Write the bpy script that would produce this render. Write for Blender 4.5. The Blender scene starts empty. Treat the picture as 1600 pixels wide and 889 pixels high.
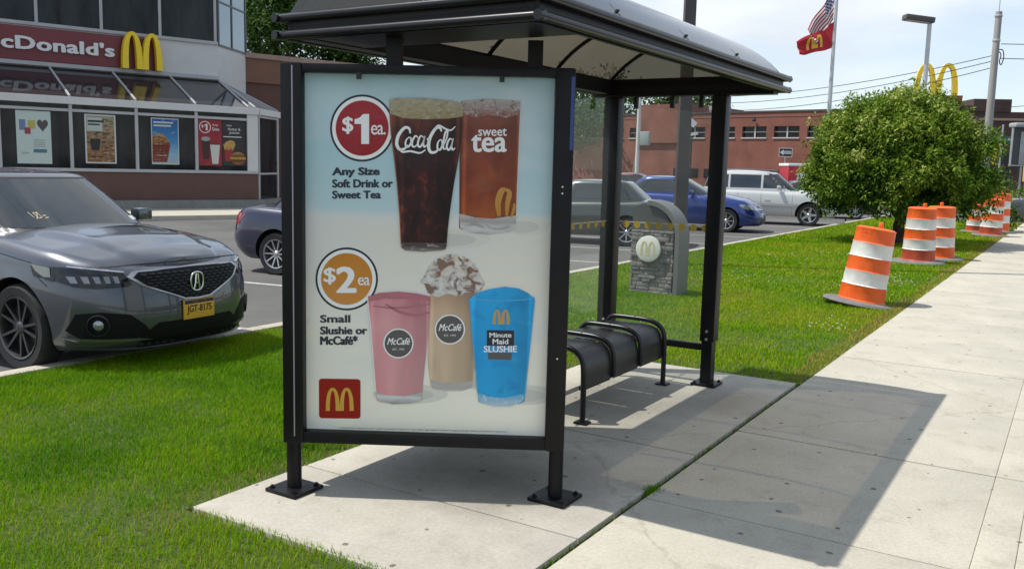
import bpy, bmesh, math, random
import numpy as np
from mathutils import Vector, Matrix, Quaternion
from mathutils.bvhtree import BVHTree
R = math.radians
random.seed(7); RNG = np.random.default_rng(7)
scene = bpy.context.scene
COL = scene.collection

# ------------------------------------------------------------------ camera, sky, sun, exposure
PITCH, ROLL, YAW, CAM_H, FOCAL = R(7.49), R(1.40), R(32.07), 1.62, 1404.0
cam_d = bpy.data.cameras.new('camera'); cam = bpy.data.objects.new('camera', cam_d); COL.objects.link(cam)
_r0 = Vector((math.cos(YAW), math.sin(YAW), 0)); _f0 = Vector((-math.sin(YAW), math.cos(YAW), 0)); _z = Vector((0, 0, 1))
_fw = _f0*math.cos(PITCH) - _z*math.sin(PITCH); _up = _f0*math.sin(PITCH) + _z*math.cos(PITCH)
_rt = _r0*math.cos(ROLL) + _up*math.sin(ROLL); _u2 = _up*math.cos(ROLL) - _r0*math.sin(ROLL)
cam.matrix_world = Matrix(((_rt.x, _u2.x, -_fw.x, 0), (_rt.y, _u2.y, -_fw.y, 0), (_rt.z, _u2.z, -_fw.z, CAM_H), (0, 0, 0, 1)))
cam_d.sensor_width = 36; cam_d.lens = FOCAL/1600*36; cam_d.clip_start = 0.05; cam_d.clip_end = 2000
scene.camera = cam

SUN_DIR = Vector((1.10, 0.63, -2.25)).normalized()          # the way the light travels
world = bpy.data.worlds.new('World'); scene.world = world; world.use_nodes = True
nt = world.node_tree; nt.nodes.clear()
def wn(t, **k):
    n = nt.nodes.new(t)
    for a, b in k.items(): setattr(n, a, b)
    return n
w_out = wn('ShaderNodeOutputWorld'); w_bg = wn('ShaderNodeBackground')
w_sky = wn('ShaderNodeTexSky', sky_type='NISHITA', sun_disc=False, sun_elevation=R(60), sun_rotation=R(241), air_density=1.0, dust_density=0.6, ozone_density=1.0)
w_tc = wn('ShaderNodeTexCoord'); w_map = wn('ShaderNodeMapping'); w_map.inputs['Scale'].default_value = (1.3, 1.3, 4.2); w_map.inputs['Location'].default_value = (0.35, 0.1, 0.2)
w_no = wn('ShaderNodeTexNoise'); w_no.inputs['Scale'].default_value = 1.7; w_no.inputs['Detail'].default_value = 7; w_no.inputs['Roughness'].default_value = 0.56
w_rp = wn('ShaderNodeValToRGB'); w_rp.color_ramp.elements[0].position = 0.36; w_rp.color_ramp.elements[1].position = 0.60
w_rp.color_ramp.elements[0].color = (.12, .12, .12, 1); w_rp.color_ramp.elements[1].color = (1, 1, 1, 1)
w_no2 = wn('ShaderNodeTexNoise'); w_no2.inputs['Scale'].default_value = 3.6; w_no2.inputs['Detail'].default_value = 5
w_cl = wn('ShaderNodeValToRGB'); w_cl.color_ramp.elements[0].position = 0.35; w_cl.color_ramp.elements[1].position = 0.7
w_cl.color_ramp.elements[0].color = (3.9, 4.3, 4.75, 1); w_cl.color_ramp.elements[1].color = (5.3, 5.6, 5.9, 1)
w_mix = wn('ShaderNodeMix', data_type='RGBA')
L = nt.links.new
L(w_tc.outputs['Generated'], w_map.inputs['Vector']); L(w_map.outputs['Vector'], w_no.inputs['Vector']); L(w_map.outputs['Vector'], w_no2.inputs['Vector'])
L(w_no.outputs['Fac'], w_rp.inputs['Fac']); L(w_no2.outputs['Fac'], w_cl.inputs['Fac'])
L(w_rp.outputs['Color'], w_mix.inputs['Factor']); L(w_sky.outputs['Color'], w_mix.inputs['A']); L(w_cl.outputs['Color'], w_mix.inputs['B'])
L(w_mix.outputs['Result'], w_bg.inputs['Color']); L(w_bg.outputs['Background'], w_out.inputs['Surface'])
w_bg.inputs['Strength'].default_value = 0.13
sun_d = bpy.data.lights.new('sun', 'SUN'); sun_d.energy = 3.9; sun_d.angle = R(0.5); sun_d.color = (1.0, 0.955, 0.88)
sun = bpy.data.objects.new('sun', sun_d); COL.objects.link(sun); sun.location = (-20, -10, 40)
sun.rotation_euler = SUN_DIR.to_track_quat('-Z', 'Y').to_euler()
scene.view_settings.view_transform = 'Standard'; scene.view_settings.look = 'None'
scene.view_settings.exposure = 0.50; scene.view_settings.gamma = 1; scene.view_settings.use_curve_mapping = False

# ------------------------------------------------------------------ materials
MATS = {}
def mat(name, col, rough=0.6, metal=0.0, var=0.0, vscale=8.0, bump=0.0, bscale=60.0, coat=0.0, spec=None, dark=None, stretch=(1, 1, 1), trans=0.0):
    if name in MATS: return MATS[name]
    m = bpy.data.materials.new(name); m.use_nodes = True; t = m.node_tree; b = t.nodes['Principled BSDF']
    b.inputs['Base Color'].default_value = (*col, 1); b.inputs['Roughness'].default_value = rough; b.inputs['Metallic'].default_value = metal
    if coat: b.inputs['Coat Weight'].default_value = coat; b.inputs['Coat Roughness'].default_value = 0.04
    if spec is not None: b.inputs['Specular IOR Level'].default_value = spec
    if var or bump or dark:
        tc = t.nodes.new('ShaderNodeTexCoord'); mp = t.nodes.new('ShaderNodeMapping'); mp.inputs['Scale'].default_value = stretch
        t.links.new(tc.outputs['Object'], mp.inputs['Vector'])
    if var or dark:
        n = t.nodes.new('ShaderNodeTexNoise'); n.inputs['Scale'].default_value = vscale; n.inputs['Detail'].default_value = 6; n.inputs['Roughness'].default_value = 0.65
        t.links.new(mp.outputs['Vector'], n.inputs['Vector'])
        r = t.nodes.new('ShaderNodeValToRGB'); r.color_ramp.elements[0].position = 0.3; r.color_ramp.elements[1].position = 0.7
        d = dark if dark else tuple(c*(1-var) for c in col); l = tuple(min(1, c*(1+var*0.6)) for c in col)
        r.color_ramp.elements[0].color = (*d, 1); r.color_ramp.elements[1].color = (*l, 1)
        t.links.new(n.outputs['Fac'], r.inputs['Fac']); t.links.new(r.outputs['Color'], b.inputs['Base Color'])
    if bump:
        n2 = t.nodes.new('ShaderNodeTexNoise'); n2.inputs['Scale'].default_value = bscale; n2.inputs['Detail'].default_value = 4
        bp = t.nodes.new('ShaderNodeBump'); bp.inputs['Strength'].default_value = bump; bp.inputs['Distance'].default_value = 0.01
        t.links.new(mp.outputs['Vector'], n2.inputs['Vector']); t.links.new(n2.outputs['Fac'], bp.inputs['Height']); t.links.new(bp.outputs['Normal'], b.inputs['Normal'])
    MATS[name] = m; return m

def glass_mat(name, tint, clear, haze, rough=0.02, hazecol=(.5, .52, .5), ior=1.5):
    m = bpy.data.materials.new(name); m.use_nodes = True; t = m.node_tree; t.nodes.clear()
    o = t.nodes.new('ShaderNodeOutputMaterial'); tr = t.nodes.new('ShaderNodeBsdfTransparent'); tr.inputs['Color'].default_value = (*tint, 1)
    gl = t.nodes.new('ShaderNodeBsdfGlossy'); gl.inputs['Roughness'].default_value = rough; gl.inputs['Color'].default_value = (1, 1, 1, 1)
    df = t.nodes.new('ShaderNodeBsdfDiffuse'); df.inputs['Color'].default_value = (*hazecol, 1)
    tl = t.nodes.new('ShaderNodeBsdfTranslucent'); tl.inputs['Color'].default_value = (*hazecol, 1)
    a = t.nodes.new('ShaderNodeMixShader'); a.inputs[0].default_value = 0.5
    b2 = t.nodes.new('ShaderNodeMixShader'); b2.inputs[0].default_value = haze
    lw = t.nodes.new('ShaderNodeLayerWeight'); lw.inputs['Blend'].default_value = .5; pw = t.nodes.new('ShaderNodeMath'); pw.operation = 'POWER'; pw.inputs[1].default_value = 4.5
    fr = t.nodes.new('ShaderNodeMath'); fr.operation = 'MULTIPLY_ADD'; fr.inputs[1].default_value = .85; fr.inputs[2].default_value = ((ior-1)/(ior+1))**2*1.6
    t.links.new(lw.outputs['Facing'], pw.inputs[0]); t.links.new(pw.outputs[0], fr.inputs[0])
    c = t.nodes.new('ShaderNodeMixShader')
    t.links.new(df.outputs[0], a.inputs[1]); t.links.new(tl.outputs[0], a.inputs[2])
    t.links.new(tr.outputs[0], b2.inputs[1]); t.links.new(a.outputs[0], b2.inputs[2])
    t.links.new(fr.outputs[0], c.inputs[0]); t.links.new(b2.outputs[0], c.inputs[1]); t.links.new(gl.outputs[0], c.inputs[2])
    t.links.new(c.outputs[0], o.inputs['Surface']); MATS[name] = m; return m

BLACK = mat('black_coated_metal', (.0072, .0068, .0080), rough=.42, dark=(.0032, .0031, .0048), vscale=7, bump=.04, bscale=200, spec=.24)
BLACK2 = mat('black_rail_metal', (.007, .007, .010), rough=.30, var=.4, vscale=3, spec=.40)
STEEL = mat('galvanised_steel', (.42, .43, .44), rough=.5, metal=.6, var=.2, vscale=6)
WHITEPAINT = mat('white_paint', (.78, .78, .76), rough=.5)
RUBBER = mat('tyre_rubber', (.016, .016, .017), rough=.85, var=.3, vscale=20)
DARK = mat('dark_plastic', (.010, .010, .011), rough=.55)
CARGLASS = mat('car_glass', (.022, .028, .030), rough=.02, spec=1.0, dark=(.008, .010, .011), vscale=1.6)
GOLD = mat('sign_yellow', (.80, .56, .015), rough=.45, var=.08)
SOIL = mat('soil', (.055, .036, .02), rough=.95, var=.5, vscale=14, bump=.6, bscale=80)

# ------------------------------------------------------------------ mesh helpers
def smoothen(me, ang=35):
    for p in me.polygons: p.use_smooth = True
    try: me.set_sharp_from_angle(angle=R(ang))
    except Exception: pass
class MB:
    def __init__(s): s.bm = bmesh.new(); s.mi = 0
    def face(s, pts):
        vs = [s.bm.verts.new(p) for p in pts]
        try: f = s.bm.faces.new(vs); f.material_index = s.mi; return f
        except ValueError: return None
    def box(s, x0, x1, y0, y1, z0, z1, bev=0.0, M=None):
        r = bmesh.ops.create_cube(s.bm, size=1.0); vs = r['verts']
        for v in vs: v.co = Vector(((x0+x1)/2+v.co.x*(x1-x0), (y0+y1)/2+v.co.y*(y1-y0), (z0+z1)/2+v.co.z*(z1-z0)))
        fs = {f for v in vs for f in v.link_faces}
        for f in fs: f.material_index = s.mi
        if bev:
            es = list({e for v in vs for e in v.link_edges})
            rb = bmesh.ops.bevel(s.bm, geom=es, offset=bev, segments=2, profile=.6, affect='EDGES', clamp_overlap=True)
            vs = [v for v in rb['verts']]
            for f in rb['faces']: f.material_index = s.mi
            vs = list({v for f in rb['faces'] for v in f.verts})
        if M is not None: bmesh.ops.transform(s.bm, matrix=M, verts=vs)
        return s
    def tube(s, pts, r, n=10, caps=True, closed=False):
        pts = [Vector(p) for p in pts]; rr = r if isinstance(r, (list, tuple)) else [r]*len(pts)
        rings = []; prev = None; N = len(pts)
        for i, p in enumerate(pts):
            if closed: d = pts[(i+1) % N]-pts[i-1]
            else: d = pts[min(i+1, N-1)]-pts[max(i-1, 0)]
            d.normalize()
            if prev is None:
                a = Vector((0, 0, 1)) if abs(d.z) < .9 else Vector((1, 0, 0)); u = d.cross(a).normalized()
            else: u = (prev-d*prev.dot(d)).normalized()
            prev = u; w = d.cross(u)
            rings.append([s.bm.verts.new(p+(u*math.cos(2*math.pi*k/n)+w*math.sin(2*math.pi*k/n))*rr[i]) for k in range(n)])
        M = N if closed else N-1
        for i in range(M):
            a, b = rings[i], rings[(i+1) % N]
            for k in range(n):
                f = s.bm.faces.new((a[k], a[(k+1) % n], b[(k+1) % n], b[k])); f.material_index = s.mi
        if caps and not closed:
            for rg, rv in ((rings[0], True), (rings[-1], False)):
                f = s.bm.faces.new(list(reversed(rg)) if rv else rg); f.material_index = s.mi
        return s
    def lathe(s, prof, n=24, M=None, cap=True, mis=None):
        rings = []; new = []
        for r, z in prof:
            rg = [s.bm.verts.new((r*math.cos(2*math.pi*k/n), r*math.sin(2*math.pi*k/n), z)) for k in range(n)]; rings.append(rg); new += rg
        for i in range(len(prof)-1):
            for k in range(n):
                f = s.bm.faces.new((rings[i][k], rings[i][(k+1) % n], rings[i+1][(k+1) % n], rings[i+1][k])); f.material_index = mis[i] if mis else s.mi
        if cap:
            if prof[0][0] > 1e-4: s.bm.faces.new(list(reversed(rings[0]))).material_index = mis[0] if mis else s.mi
            if prof[-1][0] > 1e-4: s.bm.faces.new(rings[-1]).material_index = mis[-1] if mis else s.mi
        if M is not None: bmesh.ops.transform(s.bm, matrix=M, verts=new)
        return s
    def extrude_poly(s, pts, a, b, plane='xz'):
        def P(p, d): return (p[0], d, p[1]) if plane == 'xz' else ((d, p[0], p[1]) if plane == 'yz' else (p[0], p[1], d))
        A = [s.bm.verts.new(P(p, a)) for p in pts]; B = [s.bm.verts.new(P(p, b)) for p in pts]
        for q in (A, list(reversed(B))):
            f = s.bm.faces.new(q); f.material_index = s.mi
        n = len(pts)
        for i in range(n):
            f = s.bm.faces.new((A[i], B[i], B[(i+1) % n], A[(i+1) % n])); f.material_index = s.mi
        return s
    def raw(s, verts, faces, M=None):
        vs = [s.bm.verts.new((M @ Vector(v)) if M is not None else v) for v in verts]
        for f in faces:
            try: s.bm.faces.new([vs[i] for i in f]).material_index = s.mi
            except ValueError: pass
        return s
    def build(s, name, mats, parent=None, smooth=35, normals=True):
        if normals: bmesh.ops.recalc_face_normals(s.bm, faces=s.bm.faces[:])
        me = bpy.data.meshes.new(name); s.bm.to_mesh(me); s.bm.free()
        for m in (mats if isinstance(mats, (list, tuple)) else [mats]): me.materials.append(m)
        if smooth: smoothen(me, smooth)
        o = bpy.data.objects.new(name, me); COL.objects.link(o)
        if parent: o.parent = parent
        return o
def tag(o, label=None, cat=None, group=None, kind=None):
    if label: o['label'] = label
    if cat: o['category'] = cat
    if group: o['group'] = group
    if kind: o['kind'] = kind
    return o
def thing(name, label, cat, loc=(0, 0, 0), rz=0.0, group=None, rot=None):
    o = bpy.data.objects.new(name, None); COL.objects.link(o); o.location = loc
    o.rotation_euler = rot if rot is not None else (0, 0, rz); o.empty_display_size = .2
    return tag(o, label, cat, group)
def copy_tree(o, parent=None):
    c = o.copy(); COL.objects.link(c)
    if parent: c.parent = parent
    for ch in list(o.children): copy_tree(ch, c)
    return c

_tcache = {}
def text_geo(body, bold=0.0, shear=0.0, spacing=1.0, res=3):
    k = (body, bold, shear, spacing)
    if k in _tcache: return _tcache[k]
    cu = bpy.data.curves.new('txt', 'FONT'); cu.body = body; cu.size = 1; cu.offset = bold; cu.shear = shear; cu.space_character = spacing; cu.resolution_u = res
    ob = bpy.data.objects.new('txt', cu); COL.objects.link(ob)
    dg = bpy.context.evaluated_depsgraph_get(); me = bpy.data.meshes.new_from_object(ob.evaluated_get(dg))
    v = [tuple(x.co) for x in me.vertices]; f = [tuple(p.vertices) for p in me.polygons]
    bpy.data.objects.remove(ob); bpy.data.curves.remove(cu); bpy.data.meshes.remove(me)
    _tcache[k] = (v, f); return v, f
def text_fit(mb, body, x0, x1, z0, z1, y, bold=0.0, shear=0.0, spacing=1.0, depth=0.0, place=None):
    """lettering stretched into the box x0..x1, z0..z1 on the plane y (facing -y)"""
    if bold > 0:                                            # bold: the thin face drawn again, shifted a little
        dxb, dzb = bold*.85*(z1-z0), bold*.85*(z1-z0); n = 0
        for i in (-1, 0, 1):
            for j in (-1, 0, 1):
                if i and j: k = .75
                else: k = 1
                sh = (i*dxb*k, j*dzb*k*.55); n += 1
                text_fit(mb, body, x0+dxb+sh[0], x1-dxb+sh[0], z0+dzb+sh[1], z1-dzb+sh[1], y-.00004*n, 0, shear, spacing, depth, place)
        return
    v, f = text_geo(body, 0, shear, spacing)
    if not v: return
    ax = min(p[0] for p in v); bx = max(p[0] for p in v); az = min(p[1] for p in v); bz = max(p[1] for p in v)
    def P(p, d):
        q = (x0+(p[0]-ax)/(bx-ax)*(x1-x0), y+d, z0+(p[1]-az)/(bz-az)*(z1-z0)); return place(q) if place else q
    if depth == 0: mb.raw([P(p, 0) for p in v], f)
    else:
        n = len(v); vs = [P(p, 0) for p in v]+[P(p, depth) for p in v]; fs = list(f)+[tuple(i+n for i in reversed(q)) for q in f]
        cnt = {}
        for q in f:
            for i in range(len(q)):
                e = (q[i], q[(i+1) % len(q)]); cnt[e] = 1
        for (a, b) in cnt:
            if (b, a) not in cnt: fs.append((b, a, a+n, b+n))
        mb.raw(vs, fs)
def crom(pts, k=8):
    P = [Vector(p).to_3d() if len(p) == 2 else Vector(p) for p in pts]; P = [P[0]*2-P[1]]+P+[P[-1]*2-P[-2]]; out = []
    for i in range(1, len(P)-2):
        for j in range(k):
            t = j/k; a, b, c, d = P[i-1], P[i], P[i+1], P[i+2]
            out.append(.5*((2*b)+(c-a)*t+(2*a-5*b+4*c-d)*t*t+(3*b-a-3*c+d)*t**3))
    out.append(P[-2]); return out
def ribbon(mb, pts, w, place):
    """a flat brush stroke along pts (2-d), width w (number or list)"""
    n = len(pts); ws = w if isinstance(w, (list, tuple)) else [w*(0.45+0.55*math.sin(math.pi*min(1, max(0, (i+.6)/(n+.2))))) for i in range(n)]
    Lf, Rt = [], []
    for i, p in enumerate(pts):
        d = Vector(pts[min(i+1, n-1)])-Vector(pts[max(i-1, 0)]); d = Vector((d.x, d.y)); d = d.normalized() if d.length else Vector((1, 0)); q = Vector((-d.y, d.x))*ws[i]/2
        Lf.append(place(p[0]+q.x, p[1]+q.y)); Rt.append(place(p[0]-q.x, p[1]-q.y))
    for i in range(n-1): mb.face([Lf[i], Rt[i], Rt[i+1], Lf[i+1]])
def arch_curve(n=14):
    """one arch of the double-arch emblem, unit width 1, height 1: (centre x, z, half thickness)"""
    out = []
    for i in range(n+1):
        t = -1+2*i/n; x = .5+.5*math.copysign(abs(t)**1.0, t); z = 1-abs(t)**2.6; out.append((x, z, abs(t)))
    return out
def arches_geo(w, h, th_leg, th_top, n=18):
    """outline strips of the twin arches: list of quads (x,z)x4, width w, height h"""
    quads = []
    for k in (0, 1):
        half = w/2; inn, outr = [], []
        for i in range(n+1):
            a = math.pi*i/n; cx = math.cos(math.pi-a); sz = math.sin(a)
            sg = math.copysign(1, cx); ax = abs(cx)
            xo = sg*(ax**.92)*half/2; zo = h*(sz**.78)
            hi = half/2-th_leg; xi = sg*(ax**.92)*hi; zi = (h-th_top)*(sz**.78)
            c = half*(k+.5); outr.append((c+xo, zo)); inn.append((c+xi, zi))
        for i in range(n): quads.append((outr[i], outr[i+1], inn[i+1], inn[i]))
    return quads
def put_arches(mb, w, h, thl, tht, place):
    for q in arches_geo(w, h, thl, tht): mb.face([place(x, z) for x, z in q])
def solid_arches(mb, w, h, thl, tht, x, y0, y1, z):
    for q in arches_geo(w, h, thl, tht):
        A = [Vector((x+a, y0, z+b)) for a, b in q]; B = [Vector((x+a, y1, z+b)) for a, b in q]
        mb.face(A); mb.face(B[::-1]); mb.face([A[0], B[0], B[1], A[1]]); mb.face([A[3], A[2], B[2], B[3]])
        mb.face([A[0], A[3], B[3], B[0]]) if q[0][1] < .02*h else None
        mb.face([A[1], B[1], B[2], A[2]]) if q[1][1] < .02*h else None
def np_mesh(name, verts, faces, mats, parent=None, attrs=None, smooth=False, matidx=None):
    """faces: (n,k) int array, all of the same length k"""
    me = bpy.data.meshes.new(name); n, k = faces.shape
    me.vertices.add(len(verts)); me.vertices.foreach_set('co', np.ascontiguousarray(verts, dtype=np.float32).ravel())
    me.loops.add(n*k); me.loops.foreach_set('vertex_index', np.ascontiguousarray(faces, dtype=np.int32).ravel())
    me.polygons.add(n); me.polygons.foreach_set('loop_start', np.arange(0, n*k, k, dtype=np.int32))
    if matidx is not None: me.polygons.foreach_set('material_index', matidx.astype(np.int32))
    me.update(calc_edges=True)
    for m in (mats if isinstance(mats, (list, tuple)) else [mats]): me.materials.append(m)
    for an, av in (attrs or {}).items():
        a = me.attributes.new(an, 'FLOAT', 'POINT'); a.data.foreach_set('value', np.ascontiguousarray(av, dtype=np.float32))
    o = bpy.data.objects.new(name, me); COL.objects.link(o)
    if parent: o.parent = parent
    return o
def vnoise(x, y, seed=0):
    """smooth value noise, numpy"""
    xi = np.floor(x).astype(int); yi = np.floor(y).astype(int); fx = x-xi; fy = y-yi
    def h(a, b): return np.modf(np.abs(np.sin(a*127.1+b*311.7+seed*74.7)*43758.5453))[0]
    fx = fx*fx*(3-2*fx); fy = fy*fy*(3-2*fy)
    return (h(xi, yi)*(1-fx)+h(xi+1, yi)*fx)*(1-fy)+(h(xi, yi+1)*(1-fx)+h(xi+1, yi+1)*fx)*fy

#@@SETTING
# ------------------------------------------------------------------ ground, lot, pavement
def asphalt_mat():
    m = bpy.data.materials.new('asphalt'); m.use_nodes = True; t = m.node_tree; b = t.nodes['Principled BSDF']; b.inputs['Roughness'].default_value = .9
    tc = t.nodes.new('ShaderNodeTexCoord')
    def noise(s, d=5, r=.6):
        n = t.nodes.new('ShaderNodeTexNoise'); n.inputs['Scale'].default_value = s; n.inputs['Detail'].default_value = d; n.inputs['Roughness'].default_value = r
        t.links.new(tc.outputs['Object'], n.inputs['Vector']); return n
    a = noise(.35); c = noise(90, 2); r = t.nodes.new('ShaderNodeValToRGB'); r.color_ramp.elements[0].position = .35; r.color_ramp.elements[1].position = .65
    r.color_ramp.elements[0].color = (.085, .083, .08, 1); r.color_ramp.elements[1].color = (.135, .132, .126, 1)
    mx = t.nodes.new('ShaderNodeMix'); mx.data_type = 'RGBA'; mx.blend_type = 'MULTIPLY'; mx.inputs['Factor'].default_value = .6
    r2 = t.nodes.new('ShaderNodeValToRGB'); r2.color_ramp.elements[0].position = .3; r2.color_ramp.elements[1].position = .6; r2.color_ramp.elements[0].color = (.35, .35, .35, 1)
    t.links.new(a.outputs['Fac'], r.inputs['Fac']); t.links.new(c.outputs['Fac'], r2.inputs['Fac']); t.links.new(r.outputs['Color'], mx.inputs['A']); t.links.new(r2.outputs['Color'], mx.inputs['B'])
    t.links.new(mx.outputs['Result'], b.inputs['Base Color'])
    bp = t.nodes.new('ShaderNodeBump'); bp.inputs['Strength'].default_value = .5; bp.inputs['Distance'].default_value = .01; t.links.new(c.outputs['Fac'], bp.inputs['Height']); t.links.new(bp.outputs['Normal'], b.inputs['Normal'])
    return m
def concrete_mat(name, lo, hi, spots=True, stains=()):
    m = bpy.data.materials.new(name); m.use_nodes = True; t = m.node_tree; b = t.nodes['Principled BSDF']; b.inputs['Roughness'].default_value = .88
    tc = t.nodes.new('ShaderNodeTexCoord')
    def noise(s, d=6, r=.62):
        n = t.nodes.new('ShaderNodeTexNoise'); n.inputs['Scale'].default_value = s; n.inputs['Detail'].default_value = d; n.inputs['Roughness'].default_value = r
        t.links.new(tc.outputs['Object'], n.inputs['Vector']); return n
    def ramp(src, p0, p1, c0, c1):
        r = t.nodes.new('ShaderNodeValToRGB'); r.color_ramp.elements[0].position = p0; r.color_ramp.elements[1].position = p1
        r.color_ramp.elements[0].color = (*c0, 1); r.color_ramp.elements[1].color = (*c1, 1); t.links.new(src, r.inputs['Fac']); return r
    def mul(a, bb, f=1.0):
        x = t.nodes.new('ShaderNodeMix'); x.data_type = 'RGBA'; x.blend_type = 'MULTIPLY'; x.inputs['Factor'].default_value = f
        t.links.new(a, x.inputs['A']); t.links.new(bb, x.inputs['B']); return x.outputs['Result']
    n1 = noise(1.6, 8, .68); n2 = noise(55, 3); n3 = noise(260, 2)
    base = ramp(n1.outputs['Fac'], .3, .72, lo, hi).outputs['Color']
    base = mul(base, ramp(n2.outputs['Fac'], .3, .62, (.86, .85, .83), (1, 1, 1)).outputs['Color'])
    base = mul(base, ramp(n3.outputs['Fac'], .32, .5, (.72, .71, .7), (1, 1, 1)).outputs['Color'], .8)
    n4 = noise(4.2, 5, .7); base = mul(base, ramp(n4.outputs['Fac'], .30, .46, (.84, .83, .81), (1, 1, 1)).outputs['Color'])
    if spots:
        v = t.nodes.new('ShaderNodeTexVoronoi'); v.voronoi_dimensions = '2D'; v.inputs['Scale'].default_value = 2.9; v.inputs['Randomness'].default_value = 1
        nd = noise(9, 2); ad = t.nodes.new('ShaderNodeMix'); ad.data_type = 'RGBA'; ad.inputs['Factor'].default_value = .035
        t.links.new(tc.outputs['Object'], ad.inputs['A']); t.links.new(nd.outputs['Color'], ad.inputs['B']); t.links.new(ad.outputs['Result'], v.inputs['Vector'])
        sz = t.nodes.new('ShaderNodeMath'); sz.operation = 'SUBTRACT'; sep = t.nodes.new('ShaderNodeSeparateColor'); t.links.new(v.outputs['Color'], sep.inputs['Color'])
        sc = t.nodes.new('ShaderNodeMath'); sc.operation = 'MULTIPLY'; sc.inputs[1].default_value = .040; t.links.new(sep.outputs['Red'], sc.inputs[0])
        t.links.new(v.outputs['Distance'], sz.inputs[0]); t.links.new(sc.outputs[0], sz.inputs[1])
        base = mul(base, ramp(sz.outputs[0], -.006, .010, (.36, .34, .32), (1, 1, 1)).outputs['Color'])
    for (sx_, sy_, sr_, sc_) in stains:
        vm = t.nodes.new('ShaderNodeVectorMath'); vm.operation = 'DISTANCE'; nd2 = noise(3.5, 5, .7); mxv = t.nodes.new('ShaderNodeMix'); mxv.data_type = 'RGBA'; mxv.inputs['Factor'].default_value = .38
        t.links.new(tc.outputs['Object'], mxv.inputs['A']); t.links.new(nd2.outputs['Color'], mxv.inputs['B']); t.links.new(mxv.outputs['Result'], vm.inputs[0]); vm.inputs[1].default_value = (sx_*.62+.5*.38, sy_*.62+.5*.38, .5*.38)
        base = mul(base, ramp(vm.outputs['Value'], sr_*.15, sr_, (sc_, sc_*.98, sc_*.96), (1, 1, 1)).outputs['Color'])
    cv_ = t.nodes.new('ShaderNodeTexVoronoi'); cv_.voronoi_dimensions = '2D'; cv_.feature = 'DISTANCE_TO_EDGE'; cv_.inputs['Scale'].default_value = .33; nd3 = noise(2.2, 6, .7); ad3 = t.nodes.new('ShaderNodeMix'); ad3.data_type = 'RGBA'; ad3.inputs['Factor'].default_value = .25
    t.links.new(tc.outputs['Object'], ad3.inputs['A']); t.links.new(nd3.outputs['Color'], ad3.inputs['B']); t.links.new(ad3.outputs['Result'], cv_.inputs['Vector'])
    base = mul(base, ramp(cv_.outputs['Distance'], .0007, .0018, (.70, .68, .65), (1, 1, 1)).outputs['Color'], .6)
    t.links.new(base, b.inputs['Base Color'])
    bp = t.nodes.new('ShaderNodeBump'); bp.inputs['Strength'].default_value = .35; bp.inputs['Distance'].default_value = .004; t.links.new(n3.outputs['Fac'], bp.inputs['Height']); t.links.new(bp.outputs['Normal'], b.inputs['Normal'])
    MATS[name] = m; return m
ASPHALT = asphalt_mat()
CONC = concrete_mat('pavement_concrete', (.385, .362, .300), (.480, .453, .380))
PADC = concrete_mat('pad_concrete', (.34, .32, .275), (.46, .435, .375), stains=((-2.42, 3.85, .42, .55), (-2.7, 5.5, .5, .72), (-2.0, 6.1, .3, .75)))
CURBC = concrete_mat('kerb_concrete', (.36, .33, .27), (.48, .45, .38), spots=False)
LOTZ = -0.09
g = MB(); g.face([(-700, -300, LOTZ), (700, -300, LOTZ), (700, 900, LOTZ), (-700, 900, LOTZ)])
tag(g.build('ground', ASPHALT, smooth=0), kind='structure')
# painted stall lines
pl = MB(); dx, dy = -.988, -.156
for k in range(-1, 9):
    v0 = 9.08+2.85*k
    a = Vector((-6.85, v0, LOTZ+.004)); bb = a+Vector((dx, dy, 0))*4.9; q = Vector((-dy, dx, 0))*.05
    pl.face([a+q, a-q, bb-q, bb+q])
tag(pl.build('parking_line_markings', mat('worn_line_paint', (.55, .55, .53), rough=.8, dark=(.2, .2, .2), vscale=12), smooth=0), kind='structure')
# dirt bed under the paving, seen in the joints
d = MB(); d.box(-3.42, 1.34, -6, 37.5, -.2, -.028); tag(d.build('paving_bed', SOIL, smooth=0), kind='structure')
def slab(mb, x0, x1, y0, y1, z=0.0): mb.box(x0, x1, y0, y1, -.12, z, bev=.006)
sw = MB(); k = -6
while 4.02+1.43*k < 37.2:
    y0, y1 = 4.02+1.43*k+.005, 4.02+1.43*(k+1)-.005
    dz = random.uniform(-.002, .002)
    slab(sw, -1.705, -.2562, y0, y1, dz); slab(sw, -.2552, -.0955, y0, y1, .001); slab(sw, -.0945, 1.30, y0, y1, -dz)
    k += 1
tag(sw.build('sidewalk', CONC, smooth=25), kind='structure')
pd = MB()
for y0, y1 in ((2.64, 3.375), (3.385, 4.815), (4.825, 6.99)): slab(pd, -3.40, -1.742, y0, y1, random.uniform(-.002, .002))
tag(pd.build('shelter_pad', PADC, smooth=25), kind='structure')
cb = MB()
for k in range(-2, 14): cb.box(-6.70, -6.55, 3*k+.004, 3*k+2.996, -.2, .012, bev=.012)
for k in range(-2, 13): cb.box(1.315, 1.48, 3*k+.004, 3*k+2.996, -.2, .0, bev=.012)
tag(cb.build('kerb', CURBC, smooth=25), kind='structure')
vg = MB(); vz = -.012
for x0, x1, y0, y1 in ((-6.55, -3.42, -5, 38), (-3.42, -1.735, -5, 2.62), (-3.42, -1.709, 7.01, 38)): vg.box(x0, x1, y0, y1, -.2, vz)
VERGE = mat('verge_turf', (.060, .085, .008), rough=.95, dark=(.030, .045, .006), vscale=22, bump=.8, bscale=90)
tag(vg.build('lawn_base', VERGE, smooth=0), kind='structure')

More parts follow.
